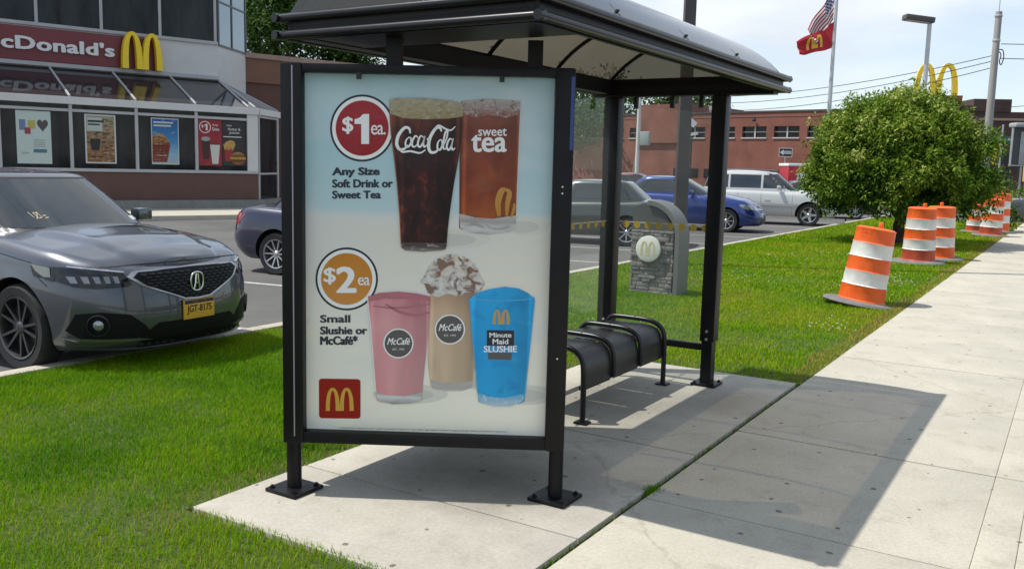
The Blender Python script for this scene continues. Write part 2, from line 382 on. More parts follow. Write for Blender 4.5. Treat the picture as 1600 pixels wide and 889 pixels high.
def grass_mat(name, cols, trans=.35):
    m = bpy.data.materials.new(name); m.use_nodes = True; t = m.node_tree; t.nodes.clear()
    o = t.nodes.new('ShaderNodeOutputMaterial'); at = t.nodes.new('ShaderNodeAttribute'); at.attribute_name = 'hue'
    r = t.nodes.new('ShaderNodeValToRGB'); r.color_ramp.elements[0].color = (*cols[0], 1); r.color_ramp.elements[1].color = (*cols[-1], 1)
    for i, c in enumerate(cols[1:-1]): e = r.color_ramp.elements.new((i+1)/(len(cols)-1)); e.color = (*c, 1)
    t.links.new(at.outputs['Fac'], r.inputs['Fac'])
    df = t.nodes.new('ShaderNodeBsdfPrincipled'); df.inputs['Roughness'].default_value = .6; df.inputs['Specular IOR Level'].default_value = .12
    tl = t.nodes.new('ShaderNodeBsdfTranslucent'); mx = t.nodes.new('ShaderNodeMixShader'); mx.inputs[0].default_value = trans
    t.links.new(r.outputs['Color'], df.inputs['Base Color']); t.links.new(r.outputs['Color'], tl.inputs['Color'])
    t.links.new(df.outputs[0], mx.inputs[1]); t.links.new(tl.outputs[0], mx.inputs[2]); t.links.new(mx.outputs[0], o.inputs['Surface'])
    MATS[name] = m; return m
GRASS = grass_mat('grass_blades', [(.052, .160, .001), (.115, .280, .002), (.210, .355, .003), (.31, .36, .014), (.34, .25, .07)])
def blades(rects, dens, ln, wd, rng):
    P = []
    for x0, x1, y0, y1 in rects:
        n = int((x1-x0)*(y1-y0)*dens); P.append(np.c_[rng.uniform(x0, x1, n), rng.uniform(y0, y1, n)])
    P = np.concatenate(P); x, y = P[:, 0], P[:, 1]
    cl = vnoise(x*1.3, y*1.3, 1)*.5+vnoise(x*3.7, y*3.7, 2)*.3+vnoise(x*11, y*11, 5)*.2
    ed = np.minimum(np.abs(x+1.72), np.where((y > 2.3) & (y < 7.3), np.abs(x+3.41), 9))         # distance to a paved edge
    keep = rng.uniform(0, 1, len(x)) < np.clip(.38+cl*1.1, 0, 1)*np.where((ed < .12) & (y < 7.3), .35+ed*4, 1); x, y, cl, ed = x[keep], y[keep], cl[keep], ed[keep]
    n = len(x); l = ln*(.55+cl*.8)*rng.uniform(.6, 1.25, n); w = wd*rng.uniform(.7, 1.3, n)
    a = rng.uniform(0, 2*np.pi, n); lean = rng.uniform(.1, .75, n)*l; b = a+np.pi/2+rng.uniform(-.8, .8, n)
    dxx, dyy = np.cos(a)*w/2, np.sin(a)*w/2; lx, ly = np.cos(b)*lean, np.sin(b)*lean; z0 = np.full(n, vz-.003)
    V = np.empty((n, 5, 3), np.float32)
    V[:, 0] = np.c_[x-dxx, y-dyy, z0]; V[:, 1] = np.c_[x+dxx, y+dyy, z0]
    V[:, 2] = np.c_[x+dxx*.8+lx*.4, y+dyy*.8+ly*.4, z0+l*.6]; V[:, 3] = np.c_[x-dxx*.8+lx*.4, y-dyy*.8+ly*.4, z0+l*.6]
    V[:, 4] = np.c_[x+lx, y+ly, z0+l*.97]
    hue = np.clip(.06+.12*np.clip((y-6)/5, 0, 1)+.62*(vnoise(x*1.1, y*1.1, 9)*.6+vnoise(x*4.1, y*4.1, 4)*.4)+rng.normal(0, .09, n)+np.where(rng.uniform(0, 1, n) < .045, .4, 0)+np.where(ed < .13+.08*vnoise(y*2.2, x*0, 3), .35+.45*rng.uniform(0, 1, n), 0)*np.where(y > 7.2, rng.choice([0, 1], n, p=[.35, .65]), rng.choice([0, 1], n, p=[.75, .25])), 0, 1)
    return V.reshape(-1, 3), hue
def grass_object(name, sets):
    VV, HH = [], []
    for s in sets: v, h = blades(*s, RNG); VV.append(v); HH.append(np.repeat(h, 5))
    V = np.concatenate(VV); H = np.concatenate(HH); n = len(V)//5; b = np.arange(n)[:, None]*5
    F = np.concatenate([b+np.array([[0, 1, 2]]), b+np.array([[0, 2, 3]]), b+np.array([[3, 2, 4]])])
    return tag(np_mesh(name, V, F, GRASS, attrs={'hue': H}), 'short mown green lawn between the paving and the parking lot kerb', 'grass', kind='stuff')
grass_object('grass', [
    ([(-6.545, -3.40, .6, 6), (-3.41, -1.73, .6, 2.66)], 11000, .038, .0036),
    ([(-6.545, -3.41, 6, 12), (-3.41, -1.705, 6.98, 12)], 4200, .040, .006),
    ([(-6.545, -1.70, 12, 22)], 1700, .042, .011),
    ([(-6.545, -1.70, 22, 37.8)], 600, .045, .022)])
# weeds in the long joint of the pavement
def joint_weeds():
    n = 900; y = np.concatenate([RNG.uniform(2.2, 7, 500), RNG.normal(4.14, .035, 400)]); x = -1.724+RNG.normal(0, .010, n); x[500:] += RNG.normal(0, .02, 400)
    l = np.where(np.arange(n) < 500, RNG.uniform(.012, .03, n), RNG.uniform(.018, .036, n)); a = RNG.uniform(0, 6.28, n); w = .004
    V = np.empty((n, 3, 3)); V[:, 0] = np.c_[x-np.cos(a)*w, y-np.sin(a)*w, np.full(n, -.03)]; V[:, 1] = np.c_[x+np.cos(a)*w, y+np.sin(a)*w, np.full(n, -.03)]
    V[:, 2] = np.c_[x+RNG.normal(0, .012, n), y+RNG.normal(0, .012, n), -.03+l+.012]
    tag(np_mesh('weeds', V.reshape(-1, 3), np.arange(n*3).reshape(-1, 3), GRASS, attrs={'hue': np.repeat(RNG.uniform(.0, .35, n), 3)}), 'weeds growing in the long pavement joint beside the shelter', 'weeds', kind='stuff')
joint_weeds()
def clover():
    cs = [(-2.15, 9.9, .35), (-2.0, 9.7, .3), (-2.5, 13.4, .5), (-2.2, 14.6, .5), (-3.0, 16, .6), (-2.4, 15.4, .5), (-4.7, 8.3, .3), (-4.2, 8.6, .3), (-3.9, 19, .8), (-4.7, 17.5, .6), (-2.3, 20.6, .6), (-2.6, 24.5, .9), (-4.3, 13.4, .8), (-5.2, 14.0, .7)]
    V, F = [], []
    for cx, cy, s in cs:
        for _ in range(13):
            x, y = random.gauss(cx, s*.5), random.gauss(cy, s*.6)
            if not (-6.4 < x < -1.8) or (y < 7.1 and x > -3.5): continue
            r = .005+.0004*y; b = len(V); z = .03
            V += [(x+r, y, z), (x-r, y, z), (x, y+r, z), (x, y-r, z), (x, y, z+r), (x, y, z-r)]
            F += [(b, b+2, b+4), (b+2, b+1, b+4), (b+1, b+3, b+4), (b+3, b, b+4), (b+2, b, b+5), (b+1, b+2, b+5), (b+3, b+1, b+5), (b, b+3, b+5)]
    tag(np_mesh('clover_flowers', np.array(V), np.array(F), mat('clover_white', (.46, .48, .34), rough=.9)), 'small white clover flowers dotted through the lawn', 'flowers', kind='stuff')
clover()
#@@SHELTER
# ------------------------------------------------------------------ bus shelter
def hang(o, parent):                      # a part modelled in world metres, hung under an unrotated thing
    o.parent = parent; o.location = -parent.location; return o
POLY = glass_mat('bronze_polycarbonate', (.20, .165, .115), 1, .46, rough=.20, hazecol=(.095, .080, .058))
CLEAR = glass_mat('shelter_glass', (.90, .93, .91), 1, .08, rough=.02, hazecol=(.42, .45, .43), ior=1.22)
SU0, SU1, SV0, SV1 = -3.34, -1.84, 3.12, 6.69
sh = thing('bus_shelter', 'black framed bus shelter with large drinks advert and barrel vaulted roof', 'bus shelter', (-2.6, 4.9, 0))
b = MB(); r = .021
for z in (2.212, 2.292):
    for u in (SU0+r, SU1-r): b.tube([(u, SV0-.012, z), (u, SV1+.012, z)], r, n=12)
    for v in (SV0+r, SV1-r): b.tube([(SU0+.003, v, z), (SU1-.003, v, z)], r*.97, n=12)
hang(b.build('roof_rail', BLACK2), sh)
b = MB(); i = .05
b.box(SU0+i, SU0+i+.02, SV0+i, SV1-i, 2.19, 2.325); b.box(SU1-i-.02, SU1-i, SV0+i, SV1-i, 2.19, 2.325)
b.box(SU0+i+.022, SU1-i-.022, SV0+i+.001, SV0+i+.02, 2.193, 2.322); b.box(SU0+i+.022, SU1-i-.022, SV1-i-.02, SV1-i-.001, 2.193, 2.322)
b.box(-3.15, SU1-.075, SV0+.075, SV0+.44, 2.196, 2.205)                # flat soffit over the advert
b.box(-3.245, -3.155, SV0+.078, 6.44, 2.192, 2.285)                        # beam along the back
b.box(-3.33, -1.90, 6.45, 6.565, 2.172, 2.188); b.box(-3.24, -1.93, 6.462, 6.555, 2.191, 2.25)   # beam over the end wall
hang(b.build('roof_frame', BLACK), sh)
uc, hw, rise = (SU0+SU1)/2, .70, .33; AR = (hw*hw+rise*rise)/(2*rise)
def vault(x): return 2.30+math.sqrt(max(0, AR*AR-x*x))-(AR-rise)
xs = [uc-hw+2*hw*i/28 for i in range(29)]
b = MB()
for i in range(28):
    z0, z1 = vault(xs[i]-uc), vault(xs[i+1]-uc); n = 4
    for j in range(n):
        v0, v1 = SV0+.05+(SV1-SV0-.1)*j/n, SV0+.05+(SV1-SV0-.1)*(j+1)/n
        b.face([(xs[i], v0, z0), (xs[i+1], v0, z1), (xs[i+1], v1, z1), (xs[i], v1, z0)])
bmesh.ops.remove_doubles(b.bm, verts=b.bm.verts[:], dist=.0005)
hang(b.build('roof_panel', POLY, normals=False), sh)
for v in (SV0+.045, SV1-.045):
    b = MB(); b.face([(x, v, vault(x-uc)-.004) for x in xs]+[(uc+hw, v, 2.296), (uc-hw, v, 2.296)]); hang(b.build('roof_end_panel', POLY, smooth=0), sh)
for v in (SV0+.07, 3.98, 4.86, 5.74, SV1-.07):
    b = MB(); b.tube([(x, v, vault(x-uc)-.018) for x in xs], .014, n=8); hang(b.build('roof_rib', BLACK), sh)
for v in (3.98, 4.86, 5.74):                                              # small fixings on the outside of the vault
    for x in (SU1-.10, uc-.1, SU0+.10):
        b = MB(); z = vault(x-uc); b.box(x-.008, x+.008, v-.008, v+.008, z+.001, z+.014, bev=.003); hang(b.build('roof_bolt', DARK), sh)
def plate(parent, u, v, name='base_plate', s=.095):
    b = MB(); b.box(u-s, u+s, v-s, v+s, .002, .02, bev=.004)
    for a in (-1, 1):
        for c in (-1, 1): b.lathe([(.014, .02), (.014, .028), (.007, .028), (.007, .034), (0, .034)], n=6, M=Matrix.Translation((u+a*s*.75, v+c*s*.75, 0)))
    return hang(b.build(name, BLACK), parent)
for (u0, u1, u_) in ((-3.225, -3.105, 0), (-2.352, -2.242, 1)):
    b = MB(); b.box(u0, u1, 6.452, 6.562, .34, 2.17, bev=.008); b.box(u0+.014, u1-.014, 6.464, 6.55, .0, .342)
    po = hang(b.build('post', BLACK), sh)
    plate(sh, (u0+u1)/2, 6.507)
    for z in (.42, .36):
        b = MB(); b.lathe([(.011, 0), (.011, .006), (0, .006)], n=10, M=Matrix.Translation(((u0+u1)/2, 6.4515, z)) @ Matrix.Rotation(R(90), 4, 'X')); hang(b.build('bolt_head', STEEL), sh)
b = MB(); b.box(-3.104, -2.353, 6.485, 6.53, .262, .312, bev=.004); hang(b.build('lower_rail', BLACK), sh)
b = MB(); b.box(-3.19, -3.145, 4.515, 6.45, .262, .312, bev=.004); hang(b.build('lower_rail', BLACK), sh)
# glazing with its printed dots
YDOT = mat('dot_yellow', (.40, .27, .03), rough=.5); WLINE = mat('dot_white', (.40, .40, .37), rough=.5)
b = MB(); b.face([(-3.09, 6.507, .318), (-2.362, 6.507, .318), (-2.362, 6.507, 2.125), (-3.09, 6.507, 2.125)]); ge = hang(b.build('end_glass', CLEAR, smooth=0), sh)
b = MB(); b.face([(-3.168, 4.52, .318), (-3.168, 6.44, .318), (-3.168, 6.44, 2.185), (-3.168, 4.52, 2.185)]); gb = hang(b.build('back_glass', CLEAR, smooth=0), sh)
def dots(pl, name):
    for p in pl: b = MB(); b.face([(p[0]+p[2][0]*.028*math.cos(a), p[1]+p[2][1]*.028*math.cos(a), p[3]+.028*math.sin(a)) for a in [2*math.pi*q/16 for q in range(16)]]); hang(b.build(name, YDOT, smooth=0), sh)
dots([(-3.02+.093*k, 6.4985, (1, 0), 1.19) for k in range(8)], 'glass_dot')
dots([(-3.158, 4.62+.125*k, (0, 1), 1.19) for k in range(15)], 'glass_dot')
b = MB(); b.box(-3.08, -2.37, 6.4988, 6.5015, 1.203, 1.212); hang(b.build('glass_line', WLINE, smooth=0), sh)
b = MB(); b.box(-3.1625, -3.1600, 4.53, 6.43, 1.203, 1.212); hang(b.build('glass_line', WLINE, smooth=0), sh)
for u in (-2.98, -2.68, -2.45):
    b = MB(); b.box(u-.016, u+.016, 6.49, 6.522, 2.085, 2.17, bev=.003); hang(b.build('glass_clip', DARK), sh)

# ---- advert case: local x along the face, y into the case, origin at the left leg
AC = bpy.data.objects.new('advert_case', None)
def case_part(mb, name, mats, smooth=35, normals=True): return mb.build(name, mats, case, smooth, normals)
X0, X1, Z0, Z1 = -.035, 1.328, .262, 2.07; PX0, PX1, PZ0, PZ1 = .067, 1.234, .322, 2.027
b = MB()
b.box(X0, PX0, -.012, .14, Z0, Z1, bev=.012); b.box(PX1, X1, -.012, .14, Z0, Z1, bev=.012)
b.box(PX0-.002, PX1+.002, -.006, .136, Z0+.003, PZ0, bev=.005); b.box(PX0-.002, PX1+.002, -.006, .136, PZ1, Z1-.003, bev=.005)
b.box(PX0-.001, PX1+.001, .05, .13, PZ0-.001, PZ1+.001)
case = b.build('advert_case', BLACK); bpy.data.objects.remove(AC)
case.parent = sh; case.location = Vector((-3.144, 3.025, 0))-sh.location; case.rotation_euler = (0, 0, math.atan2(.507, .862))
b = MB(); b.box(.0205, .0262, -.0165, -.0125, .30, 2.055); case_part(b, 'seam_highlight', mat('highlight_grey', (.34, .33, .36), rough=.45, metal=.5), smooth=0)  # thin pale strip painted in as the highlight along the frame seam
for x in (.0, 1.294):
    b = MB(); b.tube([(x, .062, 0.0), (x, .062, .262)], .036, n=18); case_part(b, 'leg', BLACK)
for x in (.33, .99):
    b = MB(); b.box(x-.011, x+.011, -.0085, .012, 2.0, 2.03, bev=.002); case_part(b, 'poster_clip', DARK)
for x in (.485, 1.14):
    b = MB(); b.box(x-.035, x+.035, .03, .10, 2.065, 2.194); case_part(b, 'roof_stub', BLACK)
for z in (.72, 1.50, 1.53):
    b = MB(); b.lathe([(.004, 0), (.004, .004), (0, .004)], n=8, M=Matrix.Translation((1.282, -.0128, z)) @ Matrix.Rotation(R(90), 4, 'X')); case_part(b, 'screw', WHITEPAINT)
for (x, y) in ((0, .062), (1.294, .062)): plate(sh, -3.144+.862*x-.507*y, 3.025+.507*x+.862*y, s=.100)
b = MB(); b.box(X1-.020, X1-.004, -.0145, -.0125, 1.70, 2.03); case_part(b, 'blue_tape', mat('blue_tape', (.02, .05, .20), rough=.4), smooth=0)
# a second advert case closes the back wall beside the first
b = MB(); b.box(-3.27, -3.13, 3.15, 4.50, .265, 2.07, bev=.012); rc_ = hang(b.build('rear_advert_case', BLACK), sh)
b = MB(); b.tube([(-3.2, 4.44, 0), (-3.2, 4.44, .27)], .036, n=16); b.build('leg', BLACK, rc_)
b = MB(); b.box(-3.276, -3.2705, 3.25, 4.40, .33, 2.0); b.build('rear_poster', mat('rear_poster', (.5, .5, .48), rough=.3), rc_, 0)
plate(sh, -3.2, 4.44, s=.10)

# ---- the printed poster (artwork measured on the sheet, 1 unit = 1/1000 of its width)
PW, PH = PX1-PX0, PZ1-PZ0
def pm(x, y):
    """photo measure on the sheet -> sheet metres"""
    u = (x-472)/394; v = (y-112)/560
    for _ in range(3):
        u = (x-(472+v))/((866-11*v)-(472+v)); v = (y-(112+10*u))/((672+14*u)-(112+10*u))
    return PX0+u*PW, PZ1-v*PH
LAY = [0]
PYF = .046
def pp(x, y, k=None): a, c = pm(x, y); return (a, PYF-.0006*(LAY[0] if k is None else k), c)
def print_mat(name, stops, noise=None, nscale=(20, 20, 20), axis='z', z0=0., z1=1., thr=(.4, .7), rough=.35, detail=4, across=None):
    """printed ink: a vertical ramp over z0..z1 of the sheet, mottled with a second ink"""
    m = bpy.data.materials.new(name); m.use_nodes = True; t = m.node_tree; bs = t.nodes['Principled BSDF']; bs.inputs['Roughness'].default_value = rough; bs.inputs['Specular IOR Level'].default_value = .25
    tc = t.nodes.new('ShaderNodeTexCoord'); sp = t.nodes.new('ShaderNodeSeparateXYZ'); t.links.new(tc.outputs['Object'], sp.inputs[0])
    mr = t.nodes.new('ShaderNodeMapRange'); mr.inputs['From Min'].default_value = z0; mr.inputs['From Max'].default_value = z1; t.links.new(sp.outputs['Z' if axis == 'z' else 'X'], mr.inputs['Value'])
    r = t.nodes.new('ShaderNodeValToRGB'); e = r.color_ramp.elements
    e[0].position, e[0].color = stops[0][0], (*stops[0][1], 1); e[1].position, e[1].color = stops[-1][0], (*stops[-1][1], 1)
    for p, c in stops[1:-1]: q = e.new(p); q.color = (*c, 1)
    t.links.new(mr.outputs['Result'], r.inputs['Fac']); out = r.outputs['Color']
    for (c2, sc, th, f) in (noise or []):
        mp = t.nodes.new('ShaderNodeMapping'); mp.inputs['Scale'].default_value = sc; t.links.new(tc.outputs['Object'], mp.inputs['Vector'])
        n = t.nodes.new('ShaderNodeTexNoise'); n.inputs['Scale'].default_value = 1; n.inputs['Detail'].default_value = detail; n.inputs['Distortion'].default_value = .6; t.links.new(mp.outputs['Vector'], n.inputs['Vector'])
        rr = t.nodes.new('ShaderNodeValToRGB'); rr.color_ramp.elements[0].position, rr.color_ramp.elements[1].position = th; rr.color_ramp.elements[1].color = (f, f, f, 1); t.links.new(n.outputs['Fac'], rr.inputs['Fac'])
        mx = t.nodes.new('ShaderNodeMix'); mx.data_type = 'RGBA'; t.links.new(rr.outputs['Color'], mx.inputs['Factor']); t.links.new(out, mx.inputs['A']); mx.inputs['B'].default_value = (*c2, 1); out = mx.outputs['Result']
    if across:                                         # the printed picture's own tone from its left to its right side
        xa, xb, tones = across; m2_ = t.nodes.new('ShaderNodeMapRange'); m2_.inputs['From Min'].default_value = xa; m2_.inputs['From Max'].default_value = xb; t.links.new(sp.outputs['X'], m2_.inputs['Value'])
        r3 = t.nodes.new('ShaderNodeValToRGB'); r3.color_ramp.interpolation = 'EASE'; e3 = r3.color_ramp.elements; e3[0].position, e3[0].color = tones[0][0], (tones[0][1],)*3+(1,); e3[1].position, e3[1].color = tones[-1][0], (tones[-1][1],)*3+(1,)
        for p_, v_ in tones[1:-1]: q = e3.new(p_); q.color = (v_, v_, v_, 1)
        t.links.new(m2_.outputs['Result'], r3.inputs['Fac']); mm = t.nodes.new('ShaderNodeMix'); mm.data_type = 'RGBA'; mm.blend_type = 'MULTIPLY'; mm.inputs['Factor'].default_value = 1; t.links.new(out, mm.inputs['A']); t.links.new(r3.outputs['Color'], mm.inputs['B']); out = mm.outputs['Result']
    t.links.new(out, bs.inputs['Base Color']); return m
xm = lambda x: pm(x, 400)[0]
def flat(name, c): return mat('ink_'+name, c, rough=.35, spec=.25)
zt = lambda y: pm(660, y)[1]
BG = print_mat('poster_background', [(0, (.86, .83, .71)), (.30, (.84, .81, .70)), (.56, (.73, .70, .62)), (.612, (.70, .70, .67)), (.635, (.50, .65, .68)), (.80, (.42, .61, .66)), (.93, (.48, .62, .66)), (1, (.33, .49, .53))],
               noise=[((.70, .71, .74), (1.5, 1, 3.2), (.46, .72), .75), ((.30, .50, .56), (2.2, 1, 4), (.55, .8), .0)], z0=PZ0, z1=PZ1)
b = MB(); b.box(PX0, PX1, PYF, .0495, PZ0, PZ1); poster = case_part(b, 'poster', BG, smooth=0); poster['label'] = 'printed advert with five drinks and two price badges'
def pprt(mb, name, mats): return mb.build(name, mats, case, 0, False)
def pell(cx, cy, rx, ry, n=48, a0=0, a1=360): return [(cx+rx*math.cos(R(a0+(a1-a0)*i/(n-1 if a1-a0 < 360 else n))), cy+ry*math.sin(R(a0+(a1-a0)*i/(n-1 if a1-a0 < 360 else n)))) for i in range(n)]
def poly(mb, pts, mi=0, lay=None): mb.mi = mi; mb.face([pp(x, y, lay) for x, y in pts])
def ring(mb, cx, cy, r0, r1, mi, lay, ky=1.0):
    A = pell(cx, cy, r0, r0*ky); B = pell(cx, cy, r1, r1*ky); mb.mi = mi
    for i in range(48): j = (i+1) % 48; mb.face([pp(*A[i], lay), pp(*B[i], lay), pp(*B[j], lay), pp(*A[j], lay)])
def ptext(mb, s, x0, x1, y0, y1, mi, lay, bold=.02, shear=0, spacing=1.0):
    mb.mi = mi; text_fit(mb, s, x0, x1, -y1, -y0, 0, bold, shear, spacing, place=lambda q: (lambda r_: (r_[0], r_[1]+q[1], r_[2]))(pp(q[0], -q[2], lay)))
INK = flat('black', (.022, .025, .035)); PAPER = flat('paper', (.86, .865, .86)); INKTXT = flat('slate', (.035, .042, .06))
RED = print_mat('badge_red', [(0, (.30, .010, .014)), (1, (.36, .02, .03))], noise=[((.40, .05, .08), (5, 1, 9), (.5, .75), .5)], z0=zt(240), z1=zt(150))
ORG = print_mat('badge_orange', [(0, (.60, .26, .055)), (1, (.56, .21, .02))], z0=zt(475), z1=zt(385))
SHADE = flat('soft_grey', (.58, .57, .52))
SHADE2 = flat('soft_grey_outer', (.68, .66, .595))
for (cx, cy, rx, ry) in ((705, 368, 62, 15), (822, 348, 38, 14), (640, 616, 60, 16), (760, 596, 40, 14), (825, 618, 50, 16)):
    b = MB(); poly(b, pell(cx, cy, rx, ry), 1, 1); poly(b, pell(cx-6, cy+1, rx*.72, ry*.66), 0, 1.4); pprt(b, 'printed_cup_tone', [SHADE, SHADE2])
def badge(cx, cy, r, ink, amount, ea):
    b = MB(); ring(b, cx, cy, r-3.2, r, 0, 2); poly(b, pell(cx, cy, r-3.2, r-3.2), 1, 2); poly(b, pell(cx, cy, r-9, r-9), 2, 3)
    if amount == '1':
        ptext(b, '$', 531.5, 549, 178, 205, 1, 4, .035); poly(b, [(574, 174.5), (574, 220), (561.5, 220), (561.5, 189.5), (551, 189.5), (551, 182.5), (559, 180), (564.5, 174.5)], 1, 4); ptext(b, ea, 577, 600, 191, 206, 1, 4, .012, spacing=.9)
    else:
        ptext(b, '$', 501, 521, 411, 439, 1, 4, .03); ptext(b, '2', 521, 554, 409, 453, 1, 4, .06); ptext(b, ea, 556, 575, 427, 440, 1, 4, .012, spacing=.9)
    return pprt(b, 'price_badge', [INK, PAPER, ink])
badge(563, 196, 51, RED, '1', 'ea.')['label'] = 'red one dollar price badge'; badge(538, 430, 50, ORG, '2', 'ea')['label'] = 'orange two dollar price badge'
for s, x0, x1, y0, y1 in (('Any Size', 515, 591, 255, 272), ('Soft Drink or', 515, 612, 273.5, 287.5), ('Sweet Tea', 515, 593, 291, 304.5), ('Small', 495, 544, 486.5, 500), ('Slushie or', 495, 571, 505, 519), ('McCafé*', 495, 556, 520, 536)):
    b = MB(); ptext(b, s, x0, x1, y0, y1, 0, 2, .08); pprt(b, 'slogan', INKTXT)
b = MB()
for i in range(60): x = 525+i*4.5; ptext(b, random.choice(['mn', 'ea', 'pr', 'st', 'ti']), x, x+3.9, 668.5+(x-472)*.028, 670.6+(x-472)*.028, 0, 2, 0)
pprt(b, 'small_print', flat('fine', (.16, .16, .15)))
def cup(name, L_, R_, mats, extra=None, lay=3, bands=None):
    """L_, R_: outline points down the left and the right side; the rim and foot are elliptical"""
    b = MB(); 
    (xa, ya), (xb, yb) = L_[-1], R_[-1]; n = 14
    foot = [((xa+xb)/2+(xa-xb)/2*math.cos(math.pi*i/n), (ya+yb)/2+6.5*math.sin(math.pi*i/n)) for i in range(n+1)]
    Ls = crom(L_, 6); Rs = crom(R_, 6); poly(b, [(p.x, p.y) for p in Ls]+foot[1:-1]+[(p.x, p.y) for p in reversed(Rs)], 0, lay)
    if extra: extra(b, lay)
    return pprt(b, name, mats)
# cola glass
COLA = print_mat('print_cola', [(0, (.035, .010, .009)), (.45, (.035, .010, .010)), (.75, (.048, .010, .009)), (1, (.12, .035, .020))], noise=[((.17, .035, .02), (26, 1, 16), (.52, .74), .8), ((.010, .006, .008), (10, 1, 5), (.46, .66), .8), ((.34, .10, .04), (60, 1, 30), (.66, .74), .6)], z0=zt(378), z1=zt(170), across=(xm(606), xm(722), [(0, 2.4), (.05, 1.5), (.10, .8), (.17, 2.0), (.22, 1.0), (.45, 1.1), (.75, .55), (.87, .45), (.91, 1.5), (.95, .5), (1, 1.6)]))
FOAM = print_mat('print_foam', [(0, (.34, .27, .13)), (1, (.42, .37, .26))], noise=[((.24, .17, .09), (30, 1, 60), (.5, .66), .6), ((.55, .53, .46), (34, 1, 70), (.56, .68), .6)], z0=zt(182), z1=zt(152))
GLS = print_mat('print_glass', [(0, (.22, .21, .20)), (.2, (.50, .49, .48)), (.45, (.66, .66, .65)), (.62, (.42, .41, .40)), (.8, (.62, .61, .60)), (1, (.45, .42, .40))], noise=[((.34, .33, .32), (9, 1, 30), (.5, .7), .5)], z0=zt(634), z1=zt(606))
GLSD = print_mat('print_glass_dark', [(0, (.20, .18, .17)), (.5, (.07, .05, .05)), (1, (.10, .06, .05))], noise=[((.42, .40, .38), (30, 1, 70), (.56, .68), .7)], z0=zt(385), z1=zt(372))
EDGE = flat('glass_edge', (.62, .64, .63)); AMB = flat('amber_edge', (.28, .10, .03))
def cola_x(b, l):
    poly(b, [(606, 153), (621, 150), (664, 151), (704, 155), (722, 160), (722, 179), (700, 182), (664, 183), (628, 181), (607, 174)], 1, l+1)
    poly(b, [(624, 372), (697, 374), (696, 383), (690, 385), (660, 387), (632, 385), (626, 381)], 2, l+1)
    b.mi = 3; ribbon(b, [Vector(p).to_3d() for p in [(607, 176), (609, 205), (614, 240), (619, 285), (623, 330), (625, 372)]], [1.5]*6, lambda x, y: pp(x, y, l+1.5))
    b.mi = 4; S = lambda pts, w: ribbon(b, crom([(617+p[0]*.93, 235-p[1]*.93) for p in pts], 6), w, lambda x, y: pp(x, y, l+2))
    S([(24, 33), (22, 41), (14, 42), (4, 30), (1, 16), (6, 7), (14, 8), (20, 14)], 5.2); S([(2, 12), (10, 3), (24, 4), (40, 1), (50, 6)], 3.0)
    S([(22, 27), (17, 22), (16, 14), (20, 11), (25, 17), (25, 25), (21, 27)], 3.2)
    S([(37, 26), (33, 29), (28, 22), (27, 14), (31, 11), (36, 15)], 3.2)
    S([(47, 26), (42, 29), (38, 22), (37, 14), (41, 11), (46, 19), (49, 29)], 3.2); S([(49, 29), (46, 17), (48, 11), (52, 14)], 3.2)
    S([(53.5, 21), (55, 22.5), (57, 23)], 6.5)
    S([(77, 36), (74, 42), (67, 41), (58, 27), (55, 13), (58, 3), (66, 2), (73, 8)], 5.2); S([(64, 40), (72, 46), (84, 40), (93, 38), (100, 44)], 2.8)
    S([(75, 23), (71, 18), (70, 9), (74, 6), (78, 12), (78, 20), (75, 23)], 3.2)
    S([(80, 12), (86, 26), (87, 37), (83, 33), (80, 16), (81, 7), (85, 9)], 3.0)
    S([(95, 22), (91, 24), (87, 17), (86, 9), (90, 6), (94, 14), (97, 25)], 3.2); S([(97, 25), (94, 12), (96, 6), (100, 9)], 3.0)
cup('printed_glass', [(606, 160), (608, 200), (613, 240), (619, 285), (623, 335), (625, 378)], [(722, 166), (721, 200), (716, 240), (708, 285), (701, 335), (697, 380)], [COLA, FOAM, GLSD, AMB, PAPER], cola_x, lay=9)['label'] = 'printed glass of dark cola with foam'
TEA = print_mat('print_tea', [(0, (.34, .085, .02)), (.25, (.27, .055, .022)), (.8, (.20, .05, .03)), (1, (.26, .10, .07))], noise=[((.36, .13, .06), (9, 1, 12), (.48, .78), .6), ((.13, .03, .018), (14, 1, 9), (.5, .75), .6)], z0=zt(338), z1=zt(158), across=(xm(717), xm(812), [(0, .6), (.06, 1.5), (.12, .9), (.4, 1.08), (.75, .8), (.9, .75), (.94, 1.5), (1, .9)]))
ICE = print_mat('print_ice', [(0, (.26, .10, .07)), (1, (.42, .38, .36))], noise=[((.50, .44, .42), (45, 1, 70), (.52, .6), .8), ((.14, .05, .04), (35, 1, 60), (.56, .66), .8)], z0=zt(178), z1=zt(153))
GLST = print_mat('print_glass_tea', [(0, (.24, .23, .22)), (.2, (.52, .51, .50)), (.5, (.66, .66, .65)), (.7, (.38, .35, .34)), (1, (.52, .48, .46))], noise=[((.20, .17, .16), (9, 1, 34), (.5, .68), .6)], z0=zt(362), z1=zt(328))
LEMON = print_mat('print_lemon', [(0, (.50, .22, .03)), (1, (.52, .27, .06))], z0=zt(335), z1=zt(288))
